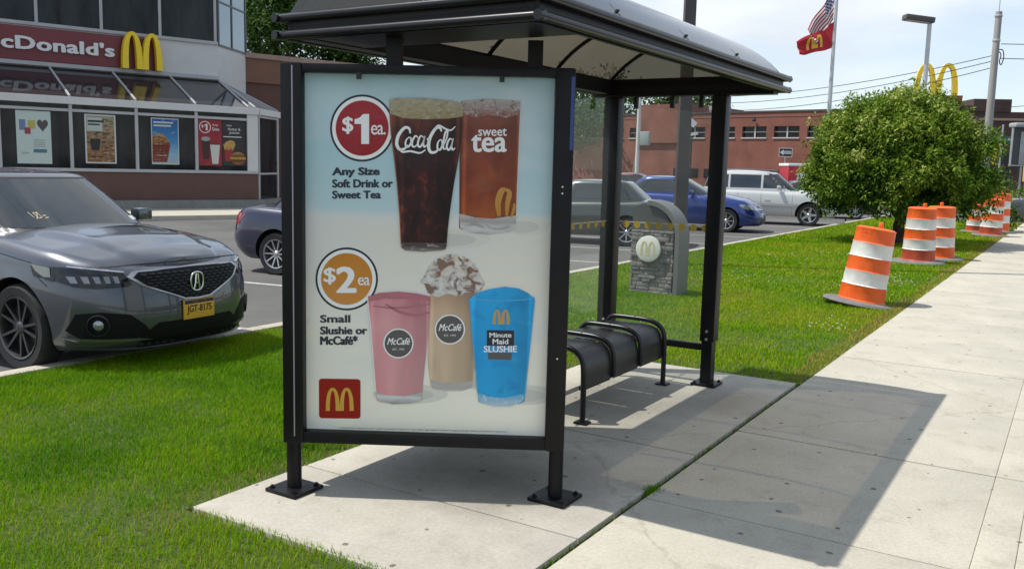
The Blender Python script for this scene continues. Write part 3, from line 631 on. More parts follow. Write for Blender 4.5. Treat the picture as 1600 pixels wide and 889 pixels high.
def tea_x(b, l):
    poly(b, [(720, 155), (760, 152), (812, 156), (811, 176), (790, 181), (764, 176), (740, 181), (719, 175)], 1, l+1)
    poly(b, [(717, 328), (742, 334), (770, 336), (806, 331), (806, 350), (796, 357), (764, 361), (734, 358), (719, 351)], 2, l+1)
    b.mi = 3; ribbon(b, crom([(780, 332), (778, 312), (783, 294), (790, 290)], 6), 10, lambda x, y: pp(x, y, l+2)); ribbon(b, crom([(792, 332), (793, 312), (796, 296), (789, 290)], 6), 8, lambda x, y: pp(x, y, l+2)); ribbon(b, crom([(799, 334), (803, 322), (804, 312)], 6), 5, lambda x, y: pp(x, y, l+2))
    ptext(b, 'sweet', 746, 791, 197, 209, 4, l+2, .03); ptext(b, 'tea', 735, 791, 206, 234, 4, l+2, .05)
    b.mi = 5; ribbon(b, [Vector((813, 156, 0)), Vector((810, 250, 0)), Vector((807, 340, 0))], [1.6, 1.6, 1.6], lambda x, y: pp(x, y, l+2.4))
cup('printed_glass', [(719, 156), (717, 240), (717, 350)], [(812, 157), (809, 240), (806, 350)], [TEA, ICE, GLST, LEMON, PAPER, EDGE], tea_x)['label'] = 'printed straight glass of sweet tea'
PINK = print_mat('print_pink', [(0, (.66, .29, .31)), (.7, (.68, .31, .33)), (1, (.56, .21, .24))], noise=[((.78, .46, .47), (7, 1, 2.2), (.5, .75), .55)], z0=zt(615), z1=zt(460), across=(xm(572), xm(672), [(0, .95), (.07, 1.25), (.14, 1.0), (.3, 1.05), (.6, .9), (.85, .74), (.93, .70), (.96, .95), (1, .7)]))
PINKD = flat('pink_swirl', (.46, .16, .19)); LOGO = flat('cafe_grey', (.105, .098, .098))
def cafelogo(b, cx, cy, r, l, mg, mw):
    ring(b, cx, cy, r, r+2.2, mw, l); poly(b, pell(cx, cy, r, r), mg, l+1)
    ptext(b, 'McCafé', cx-r*.82, cx+r*.86, cy-r*.42, cy+r*.10, mw, l+2, .03, .35); ptext(b, 'EST. 1993', cx-r*.42, cx+r*.42, cy+r*.36, cy+r*.50, mw, l+2, 0)
def pink_x(b, l):
    poly(b, [(574, 458), (590, 452), (620, 450), (650, 453), (672, 458), (671, 466), (640, 464), (600, 461), (574, 466)], 1, l+1)
    poly(b, pell(622, 467, 48, 5), 0, l+1.5)
    b.mi = 1; ribbon(b, crom([(600, 470), (622, 482), (650, 488), (671, 483)], 8), 5, lambda x, y: pp(x, y, l+2)); ribbon(b, crom([(580, 473), (612, 476), (650, 474), (671, 470)], 8), 3, lambda x, y: pp(x, y, l+2))
    poly(b, [(584, 611), (600, 617), (630, 619), (659, 613), (657, 626), (640, 631), (612, 632), (588, 626)], 2, l+1)
    cafelogo(b, 621, 533, 22, l+2, 3, 4)
    b.mi = 4; ribbon(b, [Vector(p).to_3d() for p in ((571, 455), (576, 500), (585, 612))], [1.3]*3, lambda x, y: pp(x, y, l+2.5))
frl = 3
CAFE = print_mat('print_frappe', [(0, (.60, .46, .32)), (.8, (.60, .43, .29)), (1, (.46, .30, .20))], noise=[((.36, .22, .15), (8, 1, 3), (.5, .75), .5)], z0=zt(598), z1=zt(455), across=(xm(668), xm(747), [(0, .95), (.08, 1.22), (.16, 1.0), (.3, 1.03), (.7, .82), (.92, .66), (.96, .9), (1, .65)]))
CREAM = print_mat('print_cream', [(0, (.56, .55, .54)), (1, (.66, .56, .46))], noise=[((.20, .19, .21), (22, 1, 26), (.52, .62), .8), ((.72, .70, .66), (34, 1, 36), (.52, .62), .8), ((.16, .07, .04), (16, 1, 20), (.52, .60), .85), ((.34, .07, .04), (22, 1, 26), (.60, .66), .85)], z0=zt(455), z1=zt(395))
def frap_x(b, l):
    pts = [(668, 452), (664, 440), (658, 436), (666, 424), (672, 412), (684, 402), (700, 396), (715, 396), (730, 402), (742, 412), (750, 428), (756, 440), (750, 450), (742, 454), (728, 452), (716, 458), (700, 454), (684, 459)]
    poly(b, [(708+(p.x-708)*1.04, 459+(p.y-459)*1.06) for p in crom(pts+[pts[0]], 4)][:-1], 1, l+1)
    poly(b, [(672, 592), (690, 597), (715, 598), (740, 594), (738, 606), (722, 611), (694, 611), (675, 606)], 2, l+1); cafelogo(b, 703, 511, 22, l+2, 3, 4)
cup('printed_glass', [(672, 450), (670, 500), (668, 560), (672, 604)], [(745, 448), (747, 500), (744, 560), (739, 604)], [CAFE, CREAM, GLS, LOGO, PAPER], frap_x, lay=3)['label'] = 'printed iced coffee topped with cream'
cup('printed_glass', [(572, 457), (577, 520), (582, 580), (586, 624)], [(672, 459), (668, 520), (662, 580), (658, 625)], [PINK, PINKD, GLS, LOGO, PAPER], pink_x, lay=7)['label'] = 'printed pink milkshake'
BLU = print_mat('print_slush', [(0, (.015, .36, .70)), (.5, (.010, .32, .68)), (1, (.015, .37, .74))], noise=[((.004, .20, .52), (12, 1, 14), (.5, .72), .6), ((.06, .48, .80), (16, 1, 20), (.56, .74), .5)], z0=zt(620), z1=zt(450), across=(xm(734), xm(837), [(0, 1.1), (.06, 1.35), (.12, 1), (.3, 1.04), (.6, .93), (.9, .76), (.95, 1.1), (1, .8)]))
FROST = print_mat('print_frost', [(0, (.48, .57, .62)), (1, (.10, .40, .62))], noise=[((.55, .62, .66), (40, 1, 40), (.52, .66), .6)], z0=zt(634), z1=zt(612)); BLUL = flat('slush_light', (.07, .40, .68))
def blue_x(b, l):
    poly(b, [(734, 462), (748, 452), (764, 447), (790, 443), (812, 446), (826, 453), (837, 462), (836, 466), (786, 466), (735, 466)], 0, l+.5)
    b.mi = 2; ribbon(b, crom([(735, 461), (760, 464), (786, 465), (815, 464), (837, 461)], 8), [2.0]*33, lambda x, y: pp(x, y, l+1.5))
    poly(b, [(747, 612), (765, 620), (790, 622), (823, 615), (820, 628), (800, 636), (772, 636), (751, 629)], 1, l+1)
    b.mi = 2; ribbon(b, [Vector(p).to_3d() for p in ((734, 464), (741, 540), (748, 615))], [2]*3, lambda x, y: pp(x, y, l+2)); ribbon(b, [Vector(p).to_3d() for p in ((837, 464), (830, 540), (823, 615))], [2]*3, lambda x, y: pp(x, y, l+2))
    b.mi = 3
    for q in arches_geo(27, 24, 5, 3.5): b.face([pp(771+x, 503-z, l+2) for x, z in q])
    poly(b, [(762, 512), (805, 513), (805, 538), (762, 537)], 4, l+2); poly(b, [(764, 548), (802, 549), (801, 560), (764, 559)], 5, l+2)
    ptext(b, 'Minute', 766, 801, 516, 524, 6, l+3, .04); ptext(b, 'Maid', 771, 796, 526, 535, 6, l+3, .04); ptext(b, 'SLUSHIE', 757, 810, 537, 548, 6, l+3, .05)
cup('printed_glass', [(734, 460), (739, 520), (745, 580), (749, 627)], [(837, 460), (832, 520), (827, 580), (822, 628)], [BLU, FROST, BLUL, flat('gold', (.52, .33, .09)), INK, LOGO, PAPER], blue_x, lay=7)['label'] = 'printed blue slush drink'
b = MB(); rr = 5; pts = []
for cx, cy, a in ((555, 596, -90), (555, 651, 0), (498, 650, 90), (498, 595, 180)): pts += [(cx+rr*math.cos(R(a+18*i)), cy+rr*math.sin(R(a+18*i))) for i in range(6)]
poly(b, pts, 0, 2); b.mi = 1
for q in arches_geo(45, 38, 6.6, 5): b.face([pp(504+x, 643-z, 3) for x, z in q])
pprt(b, 'logo_square', [flat('logo_red', (.30, .012, .010)), flat('logo_gold', (.62, .36, .06))])
b = MB(); b.face([(PX0+.001, .018, PZ0+.001), (PX1-.001, .018, PZ0+.001), (PX1-.001, .018, PZ1-.001), (PX0+.001, .018, PZ1-.001)]); case_part(b, 'poster_glass', glass_mat('poster_pane', (.98, .985, .985), 1, .0, rough=.03, ior=1.14), smooth=0)

# ------------------------------------------------------------------ bench
def perforated():
    m = bpy.data.materials.new('perforated_metal'); m.use_nodes = True; t = m.node_tree; bs = t.nodes['Principled BSDF']; bs.inputs['Roughness'].default_value = .38
    uv = t.nodes.new('ShaderNodeUVMap'); uv.uv_map = 'UVMap'; sp = t.nodes.new('ShaderNodeVectorMath'); sp.operation = 'SCALE'; sp.inputs['Scale'].default_value = 30
    v = t.nodes.new('ShaderNodeTexVoronoi'); v.inputs['Randomness'].default_value = 0; v.inputs['Scale'].default_value = 1; v.voronoi_dimensions = '2D'
    ro = t.nodes.new('ShaderNodeVectorRotate'); ro.rotation_type = 'Z_AXIS'; ro.inputs['Angle'].default_value = R(45)
    r = t.nodes.new('ShaderNodeMath'); r.operation = 'LESS_THAN'; r.inputs[1].default_value = .30
    t.links.new(uv.outputs[0], sp.inputs[0]); t.links.new(sp.outputs[0], ro.inputs['Vector']); t.links.new(ro.outputs[0], v.inputs['Vector']); t.links.new(v.outputs['Distance'], r.inputs[0])
    cr_ = t.nodes.new('ShaderNodeMix'); cr_.data_type = 'RGBA'; cr_.inputs['A'].default_value = (.016, .016, .019, 1); cr_.inputs['B'].default_value = (.0015, .0015, .0015, 1); t.links.new(r.outputs[0], cr_.inputs['Factor']); t.links.new(cr_.outputs['Result'], bs.inputs['Base Color'])
    bp_ = t.nodes.new('ShaderNodeBump'); bp_.inputs['Distance'].default_value = .004; bp_.invert = True; t.links.new(r.outputs[0], bp_.inputs['Height']); t.links.new(bp_.outputs['Normal'], bs.inputs['Normal']); bs.inputs['Specular IOR Level'].default_value = .4; return m
PERF = perforated()
bench = thing('bench', 'black perforated metal bench with four armrest hoops inside the bus shelter', 'bench', (-2.8, 5.64, 0))
BV = (4.985, 5.42, 5.86, 6.295)
prof = [(-3.055, .42), (-3.045, .442), (-3.02, .452), (-2.74, .455), (-2.67, .449), (-2.622, .43), (-2.595, .395), (-2.582, .34), (-2.576, .225), (-2.584, .205)]
for a, c in zip(BV[:-1], BV[1:]):
    V, F, UV = [], [], []; s = 0; S = [0]
    for i in range(1, len(prof)): s += math.dist(prof[i], prof[i-1]); S.append(s)
    for u, z in prof: V += [(u, a+.018, z), (u, c-.018, z)]
    me = bpy.data.meshes.new('seat'); me.from_pydata(V, [], [(2*i, 2*i+1, 2*i+3, 2*i+2) for i in range(len(prof)-1)]); uvl = me.uv_layers.new(name='UVMap')
    for l in me.loops: i, k = divmod(l.vertex_index, 2); uvl.data[l.index].uv = (S[i], (a, c)[k])
    me.materials.append(PERF); smoothen(me, 60); o = bpy.data.objects.new('seat', me); COL.objects.link(o); hang(o, bench)
for k, v in enumerate(BV):
    end = k in (0, 3)
    pts = [(-3.055, v, .40), (-3.05, v, .44), (-3.02, v, .474), (-2.97, v, .486), (-2.80, v, .486), (-2.70, v, .480), (-2.635, v, .460), (-2.59, v, .42), (-2.572, v, .36), (-2.568, v, .23)]
    if end: pts = [(-3.055, v, .0), (-3.055, v, .2)]+pts[0:1]+pts[1:]+[(-2.568, v, .1), (-2.568, v, .0)]
    q = crom(pts, 5); m = MB(); m.tube(q, .019, n=12); hang(m.build('armrest_hoop', BLACK2), bench)
    if end:
        for u in (-3.055, -2.568):
            m = MB(); m.box(u-.045, u+.045, v-.04, v+.04, .002, .014, bev=.003); hang(m.build('foot_plate', BLACK), bench)
m = MB(); m.tube([(-2.60, BV[0]+.02, .22), (-2.60, BV[-1]-.02, .22)], .014, n=10); m.tube([(-3.035, BV[0]+.02, .375), (-3.035, BV[-1]-.02, .375)], .014, n=10); hang(m.build('stringer', BLACK), bench)
pi_ = MB(); pi_.tube(crom([(-3.66, 3.50, -.06), (-3.63, 3.56, .03), (-3.60, 3.62, .12), (-3.59, 3.66, .26)], 6), .024, n=10)
tag(pi_.build('ground_pipe', mat('pipe_grey', (.16, .17, .17), rough=.6, var=.2), None), 'short bent grey pipe in the grass behind the left leg of the advert', 'pipe')
#@@STREET
# ------------------------------------------------------------------ traffic drums
def drum_mat(name, col, dirt):
    m = mat(name, col, rough=.5, dark=dirt, vscale=5, stretch=(1, 1, .6)); t = m.node_tree; bs = t.nodes['Principled BSDF']; tc = t.nodes.new('ShaderNodeTexCoord'); src = bs.inputs['Base Color'].links[0].from_socket
    for sc_, th, c2 in (((9, 9, 16), (.62, .70), tuple(c*.45 for c in col)), ((3, 3, 40), (.68, .72), (.05, .045, .04))):
        mp = t.nodes.new('ShaderNodeMapping'); mp.inputs['Scale'].default_value = sc_; n = t.nodes.new('ShaderNodeTexNoise'); n.inputs['Scale'].default_value = 1; n.inputs['Detail'].default_value = 6; n.inputs['Roughness'].default_value = .7
        r = t.nodes.new('ShaderNodeValToRGB'); r.color_ramp.elements[0].position, r.color_ramp.elements[1].position = th; mx = t.nodes.new('ShaderNodeMix'); mx.data_type = 'RGBA'
        t.links.new(tc.outputs['Object'], mp.inputs['Vector']); t.links.new(mp.outputs['Vector'], n.inputs['Vector']); t.links.new(n.outputs['Fac'], r.inputs['Fac']); t.links.new(r.outputs['Color'], mx.inputs['Factor']); t.links.new(src, mx.inputs['A']); mx.inputs['B'].default_value = (*c2, 1); src = mx.outputs['Result']
    t.links.new(src, bs.inputs['Base Color']); n = t.nodes.new('ShaderNodeTexNoise'); n.inputs['Scale'].default_value = 4; bp = t.nodes.new('ShaderNodeBump'); bp.inputs['Strength'].default_value = .5; bp.inputs['Distance'].default_value = .03
    t.links.new(tc.outputs['Object'], n.inputs['Vector']); t.links.new(n.outputs['Fac'], bp.inputs['Height']); t.links.new(bp.outputs['Normal'], bs.inputs['Normal']); return m
DORANGE = drum_mat('drum_orange', (.80, .13, .012), (.62, .075, .008)); DWHITE = drum_mat('drum_white', (.74, .74, .71), (.55, .53, .49)); DRUST = drum_mat('drum_faded', (.55, .09, .04), (.30, .04, .02))
def make_drum(label, loc, tilt=(0, 0), rz=0, bottom=DORANGE, low=False, plate=True, scale=1.0):
    t = thing('traffic_drum', label, 'traffic drum', loc, group='orange and white drums along the lawn', rot=(tilt[0], tilt[1], rz))
    t.scale = (scale,)*3
    b = MB(); z = .05; prof = [(.305, z), (.308, z+.02)]; mis = [0]
    bands = [(.20, 4 if low else 0), (.19, 1), (.19, 0), (.19, 1), (.19, 0)]; r = .305; zz = z+.02
    for h, mi in bands:
        prof += [(r-.010, zz+.012), (r-.016, zz+h-.012), (r-.010, zz+h)]; mis += [mi]*3; r -= .010; zz += h
    prof += [(r-.035, zz+.02), (r-.10, zz+.026), (0, zz+.028)]; mis += [0, 0, 0]
    b.lathe(prof, n=36, mis=mis, cap=True)
    b.build('barrel_body', [bottom, DWHITE, DORANGE, DORANGE, bottom] if not low else [DORANGE, DWHITE, DORANGE, DORANGE, DRUST], t, 30)
    b = MB(); b.mi = 0; b.box(.02, .075, -.03, .03, zz+.02, zz+.10, bev=.015); b.build('handle', DORANGE, t)
    if plate:
        b = MB(); b.lathe([(.31, .0), (.47, .0), (.49, .02), (.47, .05), (.31, .065)], n=36); b.build('rubber_base', mat('weathered_rubber', (.16, .155, .15), rough=.9, var=.3, vscale=9), t)
    return t
cam_right = _r0
# lean of the nearest drum: to the right as seen from the pavement
ax = Vector((-.847, -.531, 0)).cross(Vector((0, 0, 1)))
def lean(deg, toward=Vector((.8474, .5309, 0))):
    a = Vector((0, 0, 1)).cross(toward); return Quaternion(a, R(deg)).to_euler()
e = lean(8.2); make_drum('nearest traffic drum leaning right beside the pavement with a scuffed lower white band', (-2.25, 11.92, -.015), (e.x, e.y), e.z, scale=.94)
make_drum('upright traffic drum with dark red bottom band in front of the round tree', (-2.50, 18.42, -.01), (R(1), 0), .6, low=True)
make_drum('traffic drum half hidden behind the drum with the dark red bottom band', (-2.29, 19.5, -.01), (0, R(-1)), 1.9)
make_drum('far traffic drum with weathered base at the end of the lawn beside the pavement', (-2.06, 28.5, -.01), (0, R(2)), .3, low=True)
make_drum('farthest traffic drum whose orange top shows above the group by the corner', (-2.05, 30.6, -.01), (0, R(3)), 1.3, scale=1.12)
make_drum('short pale striped drum left of the far drum group under the tree edge', (-2.62, 30.2, -.01), (0, R(-2)), 2.4, low=True, scale=.80)
# scuffs on the near drum are small torn patches of the band sheeting
# ------------------------------------------------------------------ stone monument with disc emblem
mo = thing('stone_sign', 'low grey split stone monument with white disc emblem behind the shelter glass', 'monument sign', (-4.70, 11.10, -.01))
mw, md, mh = .30, .17, .84
STONE = mat('split_stone', (.20, .185, .175), rough=.9, var=.45, vscale=7, bump=.8, bscale=40)
b = MB(); b.box(-mw+.02, mw-.02, -md+.02, md-.02, 0, mh); row = 0; z = 0.0
while z < mh-.02:
    h = min(random.choice((.045, .055, .065)), mh-z)
    for face in range(4):
        Lw = 2*(mw if face % 2 == 0 else md); x = -Lw/2
        while x < Lw/2-.01:
            w = min(random.uniform(.08, .2), Lw/2-x); o = random.uniform(0, .03); dep = (md if face % 2 == 0 else mw)
            M = Matrix.Rotation(R(90*face), 4, 'Z'); b.box(x+.003, x+w-.003, -dep-o+.018, -dep+.03, z+.003, z+h-.003, bev=.006, M=M); x += w
    z += h
b.build('stone_body', STONE, mo)
CAPM = mat('grey_cap', (.06, .063, .062), rough=.6, var=.15, vscale=4)
pts = [(-mw, mh)]+[(-mw, mh+.28), (-mw+.12, mh+.345)]+[(-.08+.42*math.sin(R(a)), mh-.07+.42*math.cos(R(a))) for a in range(0, 91, 9)]+[(.34, mh)]
b = MB(); b.extrude_poly(pts, -md+.03, md-.03); b.build('arched_cap', CAPM, mo)
arc = [(-.08+.40*math.sin(R(a)), mh-.07+.40*math.cos(R(a))) for a in range(0, 91, 6)]; arc2 = [(-.08+.46*math.sin(R(a)), mh-.07+.46*math.cos(R(a))) for a in range(90, -1, -6)]
b = MB(); b.extrude_poly(arc+[(.32, .0)]+[(.38, 0)]+arc2, -md-.012, md+.012); b.build('arch_band', mat('grey_band', (.13, .132, .13), rough=.5), mo, 50)
b = MB(); b.lathe([(0, 0), (.172, 0), (.172, .03), (.155, .036), (0, .036)], n=40, M=Matrix.Translation((-.03, -md-.02, .60)) @ Matrix.Rotation(R(90), 4, 'X')); disc = b.build('emblem_disc', mat('disc_white', (.62, .62, .57), rough=.6, var=.1), mo)
b = MB()
for q in arches_geo(.21, .185, .028, .022): b.face([(-.135+x, -md-.058, .515+z_) for x, z_ in q])
b.build('emblem', mat('faded_gold', (.50, .45, .25), rough=.6), disc, 0)
# ------------------------------------------------------------------ brown square pole
bp = thing('sign_pole', 'tall dark brown square steel pole on the lawn behind the shelter', 'pole', (-5.80, 14.64, -.02), rz=YAW)
BROWN = mat('brown_pole_paint', (.055, .045, .048), rough=.5, var=.2, vscale=3)
b = MB(); b.lathe([(.150, .55), (.128, 4.5), (.110, 10.5)], n=4, M=Matrix.Rotation(R(45), 4, 'Z')); b.build('shaft', BROWN, bp, 0)
b = MB(); b.lathe([(.21, 0), (.20, .1), (.155, .56), (.0, .56)], n=4, M=Matrix.Rotation(R(45), 4, 'Z')); b.build('base_cover', BROWN, bp, 0)
# ------------------------------------------------------------------ trees
LEAF = grass_mat('leaf_green', [(.022, .060, .006), (.050, .115, .008), (.110, .195, .014), (.25, .32, .045), (.46, .48, .19)], trans=.30)
LEAFD = grass_mat('leaf_far', [(.020, .050, .010), (.035, .080, .012), (.065, .125, .018), (.10, .16, .03)], trans=.30)
BARK = mat('bark', (.055, .042, .032), rough=.9, var=.4, vscale=12, bump=.6, bscale=30)
def crown(name, centers, nleaf, ll, lw, mat_, parent, rng, spread, droop=.3, bias=0.0):
    """leaves in sprays round twig ends; centers: (n,4) x y z hue"""
    n = len(centers)*nleaf; C = np.repeat(centers[:, :3], nleaf, 0); hue = np.repeat(centers[:, 3], nleaf)+rng.normal(0, .10, n)
    d = rng.normal(0, 1, (n, 3)); d /= np.linalg.norm(d, axis=1)[:, None]; P = C+d*spread*rng.uniform(.2, 1, (n, 1))
    ax = d+rng.normal(0, .4, (n, 3)); ax[:, 2] -= droop; ax /= np.linalg.norm(ax, axis=1)[:, None]
    up = np.tile(np.array([[0, 0, 1.]]), (n, 1))+rng.normal(0, .45, (n, 3)); side = np.cross(ax, up); side /= np.linalg.norm(side, axis=1)[:, None]+1e-6
    nn = np.cross(side, ax); l = ll*rng.uniform(.65, 1.25, (n, 1)); w = lw*rng.uniform(.7, 1.2, (n, 1))
    V = np.empty((n, 6, 3)); V[:, 0] = P; V[:, 1] = P+ax*l*.45+side*w/2-nn*l*.04; V[:, 2] = P+ax*l*.45-side*w/2-nn*l*.04
    V[:, 3] = P+ax*l-nn*l*.16; V[:, 4] = P+ax*l*.45+nn*l*.02; V[:, 5] = P
    b = np.arange(n)[:, None]*6
    F = np.concatenate([b+np.array([[0, 1, 4]]), b+np.array([[0, 4, 2]]), b+np.array([[1, 3, 4]]), b+np.array([[4, 3, 2]])])
    return np_mesh(name, V.reshape(-1, 3), F, mat_, parent, attrs={'hue': np.repeat(np.clip(hue, 0, 1), 6)})
def limb(mb, a, c, r0, r1, wob=.1, n=7):
    a, c = Vector(a), Vector(c); pts = []
    for i in range(n+1): t = i/n; p = a.lerp(c, t); s = math.sin(math.pi*t)*wob*(c-a).length; pts.append(p+Vector((random.uniform(-s, s), random.uniform(-s, s), 0)))
    q = crom(pts, 3); mb.tube(q, [r0+(r1-r0)*i/(len(q)-1) for i in range(len(q))], n=8)
tr = thing('round_tree', 'round clipped leafy tree with short trunk on the lawn behind the drums', 'tree', (-3.70, 23.5, -.02))
rng = np.random.default_rng(11); N = 430
th = rng.uniform(0, 2*np.pi, N); cz = np.sin(rng.uniform(-.80, np.pi/2, N)); rad = rng.uniform(.55, 1.0, N)**.35
sx = np.where(cz > 0, np.sqrt(np.clip(1-np.abs(cz)**2.0, 0, 1)), np.clip(1-np.abs(cz)**3, 0, 1)**.5); bx = sx*np.cos(th); by = sx*np.sin(th)
lump = 1+.05*np.sin(th*5+cz*4)+.04*np.sin(th*9-cz*7)+.03*np.sin(th*3+1)
Cx = bx*rad*2.0*lump-.12; Cy = by*rad*2.0*lump; Cz = 1.86+np.where(cz > 0, cz*1.62, cz*1.42)*rad*(1+.05*np.sin(th*4))
Cx = Cx+np.where(Cz < 1.5, .0, 0); hue = .22+.48*vnoise(th*7, cz*8+3, 3)+rng.normal(0, .11, N)+.10*(rad-.9)
ctr = np.c_[Cx, Cy, Cz, hue+.10*cz]; ctr = np.repeat(ctr, 12, 0); ctr[:, :3] += rng.normal(0, 1, (len(ctr), 3))*np.array([[.17, .17, .13]]); ctr[:, 3] += rng.normal(0, .06, len(ctr))  # outer and upper leaves paler: sunlit highlights put into the leaf colour
dI = rng.normal(0, 1, (1100, 3)); dI /= np.linalg.norm(dI, axis=1)[:, None]; dI *= rng.uniform(.1, .80, (1100, 1))**.5
inner = np.c_[dI[:, 0]*1.8-.12, dI[:, 1]*1.85, 1.95+dI[:, 2]*1.15, np.full(1100, .22)]
crown('crown', np.concatenate([ctr, inner]), 15, .105, .048, LEAF, tr, rng, .12)
b = MB(); limb(b, (0, 0, 0), (.05, .02, .75), .15, .115, .03)
for i in range(9):
    a = i*2.4; limb(b, (.05, .02, .55+.04*i), (1.5*math.cos(a), 1.5*math.sin(a), 1.3+.17*i), .075, .012, .05)
b.build('trunk', BARK, tr)
for i in range(26):
    b = MB(); a = random.uniform(0, 6.28); r = random.uniform(.25, .8); x, y = r*math.cos(a), r*math.sin(a); limb(b, (x, y, 0), (x+random.uniform(-.1, .1), y+random.uniform(-.1, .1), random.uniform(.25, .6)), .010, .004, .1, 3); b.build('sucker_shoot', BARK, tr)
def big_tree(name, label, loc, height, rx, rz0, seed, leaf=.26, nclump=500, group=None, mat_=LEAFD, trunk_r=.3):
    rng = np.random.default_rng(seed); t = thing(name, label, 'tree', loc, group=group)
    lobes = [(rng.uniform(-.55, .55)*rx, rng.uniform(-.55, .55)*rx, rz0+(height-rz0)*rng.uniform(.2, .86), rx*rng.uniform(.32, .55)) for _ in range(15)]
    C = []
    for lx, ly, lz, lr in lobes:
        n = nclump//15; d = rng.normal(0, 1, (n, 3)); d /= np.linalg.norm(d, axis=1)[:, None]; r = lr*rng.uniform(.45, 1.05, (n, 1)); p = np.array([[lx, ly, lz]])+d*r*np.array([[1, 1, .8]])
        h = .25+.30*rng.uniform(0, 1)+rng.normal(0, .1, n); C.append(np.c_[p, h])
    C = np.concatenate(C); C[:, 2] = np.clip(C[:, 2], rz0*.8, height)
    crown('crown', C, 16, leaf, leaf*.55, mat_, t, rng, leaf*2.3)
    b = MB(); limb(b, (0, 0, 0), (0, 0, height*.7), trunk_r, trunk_r*.35, .02)
    for lx, ly, lz, lr in lobes: limb(b, (0, 0, rz0*.7+.3*lz*.5), (lx, ly, lz), trunk_r*.35, .03, .06)
    b.build('trunk', BARK, t); return t
big_tree('broadleaf_tree', 'tall bright green tree rising right behind the restaurant corner', (-37.8, 35.2, 0), 13.5, 4.6, 3.5, 3, nclump=1100, leaf=.24)
big_tree('broadleaf_tree', 'darker lower tree behind the flat brown roof of the restaurant wing', (-35.6, 37.8, 0), 8.9, 3.2, 3.0, 4, nclump=600, leaf=.22)
big_tree('broadleaf_tree', 'broad green tree above the far brick building seen through the shelter back glass', (-44.0, 84, 0), 11.2, 6.5, 3.5, 6, nclump=800, leaf=.42)
big_tree('broadleaf_tree', 'dark green tree above the brick roof behind the white utility pole', (-36, 90, 0), 10.3, 5.0, 3.5, 8, nclump=600, leaf=.42)
def shrub(label, loc, r, h, seed, name='shrub', leaf=.09, n=260):
    rng = np.random.default_rng(seed); t = thing(name, label, 'shrub', loc); d = rng.normal(0, 1, (n, 3)); d /= np.linalg.norm(d, axis=1)[:, None]; d[:, 2] = np.abs(d[:, 2])
    P = d*rng.uniform(.5, 1, (n, 1))*np.array([[r, r, h]]); crown('foliage', np.c_[P, .4+rng.normal(0, .12, n)], 14, leaf, leaf*.5, LEAF, t, rng, leaf*2)
    b = MB()
    for i in range(7): a = i*.9; limb(b, (0, 0, 0), (r*.6*math.cos(a), r*.6*math.sin(a), h*.6), .02, .006)
    b.build('stem', BARK, t); return t
shrub('loose light green shrub low at the right side of the round tree', (-2.35, 31.4, 0), .85, 2.05, 21, n=300)
shrub('low green shrub at the far corner behind the dark sedan', (-1.9, 41.6, LOTZ), 1.0, 1.5, 22, leaf=.11, n=200)
# ------------------------------------------------------------------ flags, lamp, poles, signs
POLEM = mat('pole_aluminium', (.50, .51, .52), rough=.42, metal=.5, var=.12, vscale=2)
fp = thing('flagpole', 'slim pale metal flagpole rising behind the round tree', 'flagpole', (-9.35, 39.9, LOTZ))
b = MB(); b.tube([(0, 0, 0), (0, 0, 5), (0, 0, 11)], [.10, .085, .055], n=14); b.build('shaft', POLEM, fp)
b = MB(); b.lathe([(0, 11.0), (.09, 11.06), (.10, 11.12), (.07, 11.19), (0, 11.21)], n=16); b.build('finial', GOLD, fp)
b = MB(); b.lathe([(.2, 0), (.2, .05), (.12, .12), (.105, .12)], n=18); b.build('base_collar', POLEM, fp)
FR_ = Vector((.8474, .5309, 0)); FD = Vector((-.5309, .8474, 0))
def flag(name, label, hoist_top, hoist_bot, fly_top, fly_bot, mats, pick, nx=46, nz=39, waves=3.0, amp=.10, sag=.15):
    """cloth patch between four corners; x is to the left of the pole as the camera sees it; pick(i,j) -> material"""
    b = MB(); V = [[None]*(nz+1) for _ in range(nx+1)]
    for i in range(nx+1):
        s = i/nx
        for j in range(nz+1):
            t = j/nz; a = Vector(hoist_top).lerp(Vector(hoist_bot), t); c = Vector(fly_top).lerp(Vector(fly_bot), t); p = a.lerp(c, s)
            p += FD*(amp*math.sin(2*math.pi*waves*s+t*1.7)*min(1, s*3)+.05*math.sin(9*t+4*s)*s); p += Vector((0, 0, -sag*math.sin(math.pi*s)+.05*s*math.sin(2*math.pi*waves*s+1.1+2*t)))
            V[i][j] = b.bm.verts.new(p)
    for i in range(nx):
        for j in range(nz): f = b.bm.faces.new((V[i][j], V[i+1][j], V[i+1][j+1], V[i][j+1])); f.material_index = pick((i+.5)/nx, (j+.5)/nz)
    o = b.build(name, mats, None, 180); return tag(o, label, 'flag')
F0 = Vector((-9.35, 39.9, 0))-FR_*.09
def fpt(dx, z): return tuple(F0+FR_*dx+Vector((0, 0, z)))
CL = lambda n, c: (lambda m: m)(mat(n, c, rough=.8))
def us(s, t):
    if s < .42 and t < .54: 
        return 3 if ((int(s/.42*11)+int(t/.54*9)) % 2 == 0 and (s/.42*11) % 1 > .3 and (t/.54*9) % 1 > .3) else 2
    return int(t*13) % 2
flag('striped_flag', 'red and white striped flag with blue starred corner at the top of the flagpole', fpt(0, 9.35), fpt(0, 8.02), fpt(-1.08, 7.62), fpt(-.68, 6.95), [CL('flag_red', (.33, .02, .035)), CL('flag_white', (.72, .70, .70)), CL('flag_blue', (.03, .035, .13)), CL('flag_white', (.72, .70, .70))], us, waves=1.6, amp=.12, sag=.02)
def rf(s, t):
    x = (s-.30)/.42; z = (.80-t)/.62
    for q in ARQ:
        if min(p[1] for p in q) <= z <= max(p[1] for p in q) and min(p[0] for p in q) <= x <= max(p[0] for p in q): return 1
    return 0
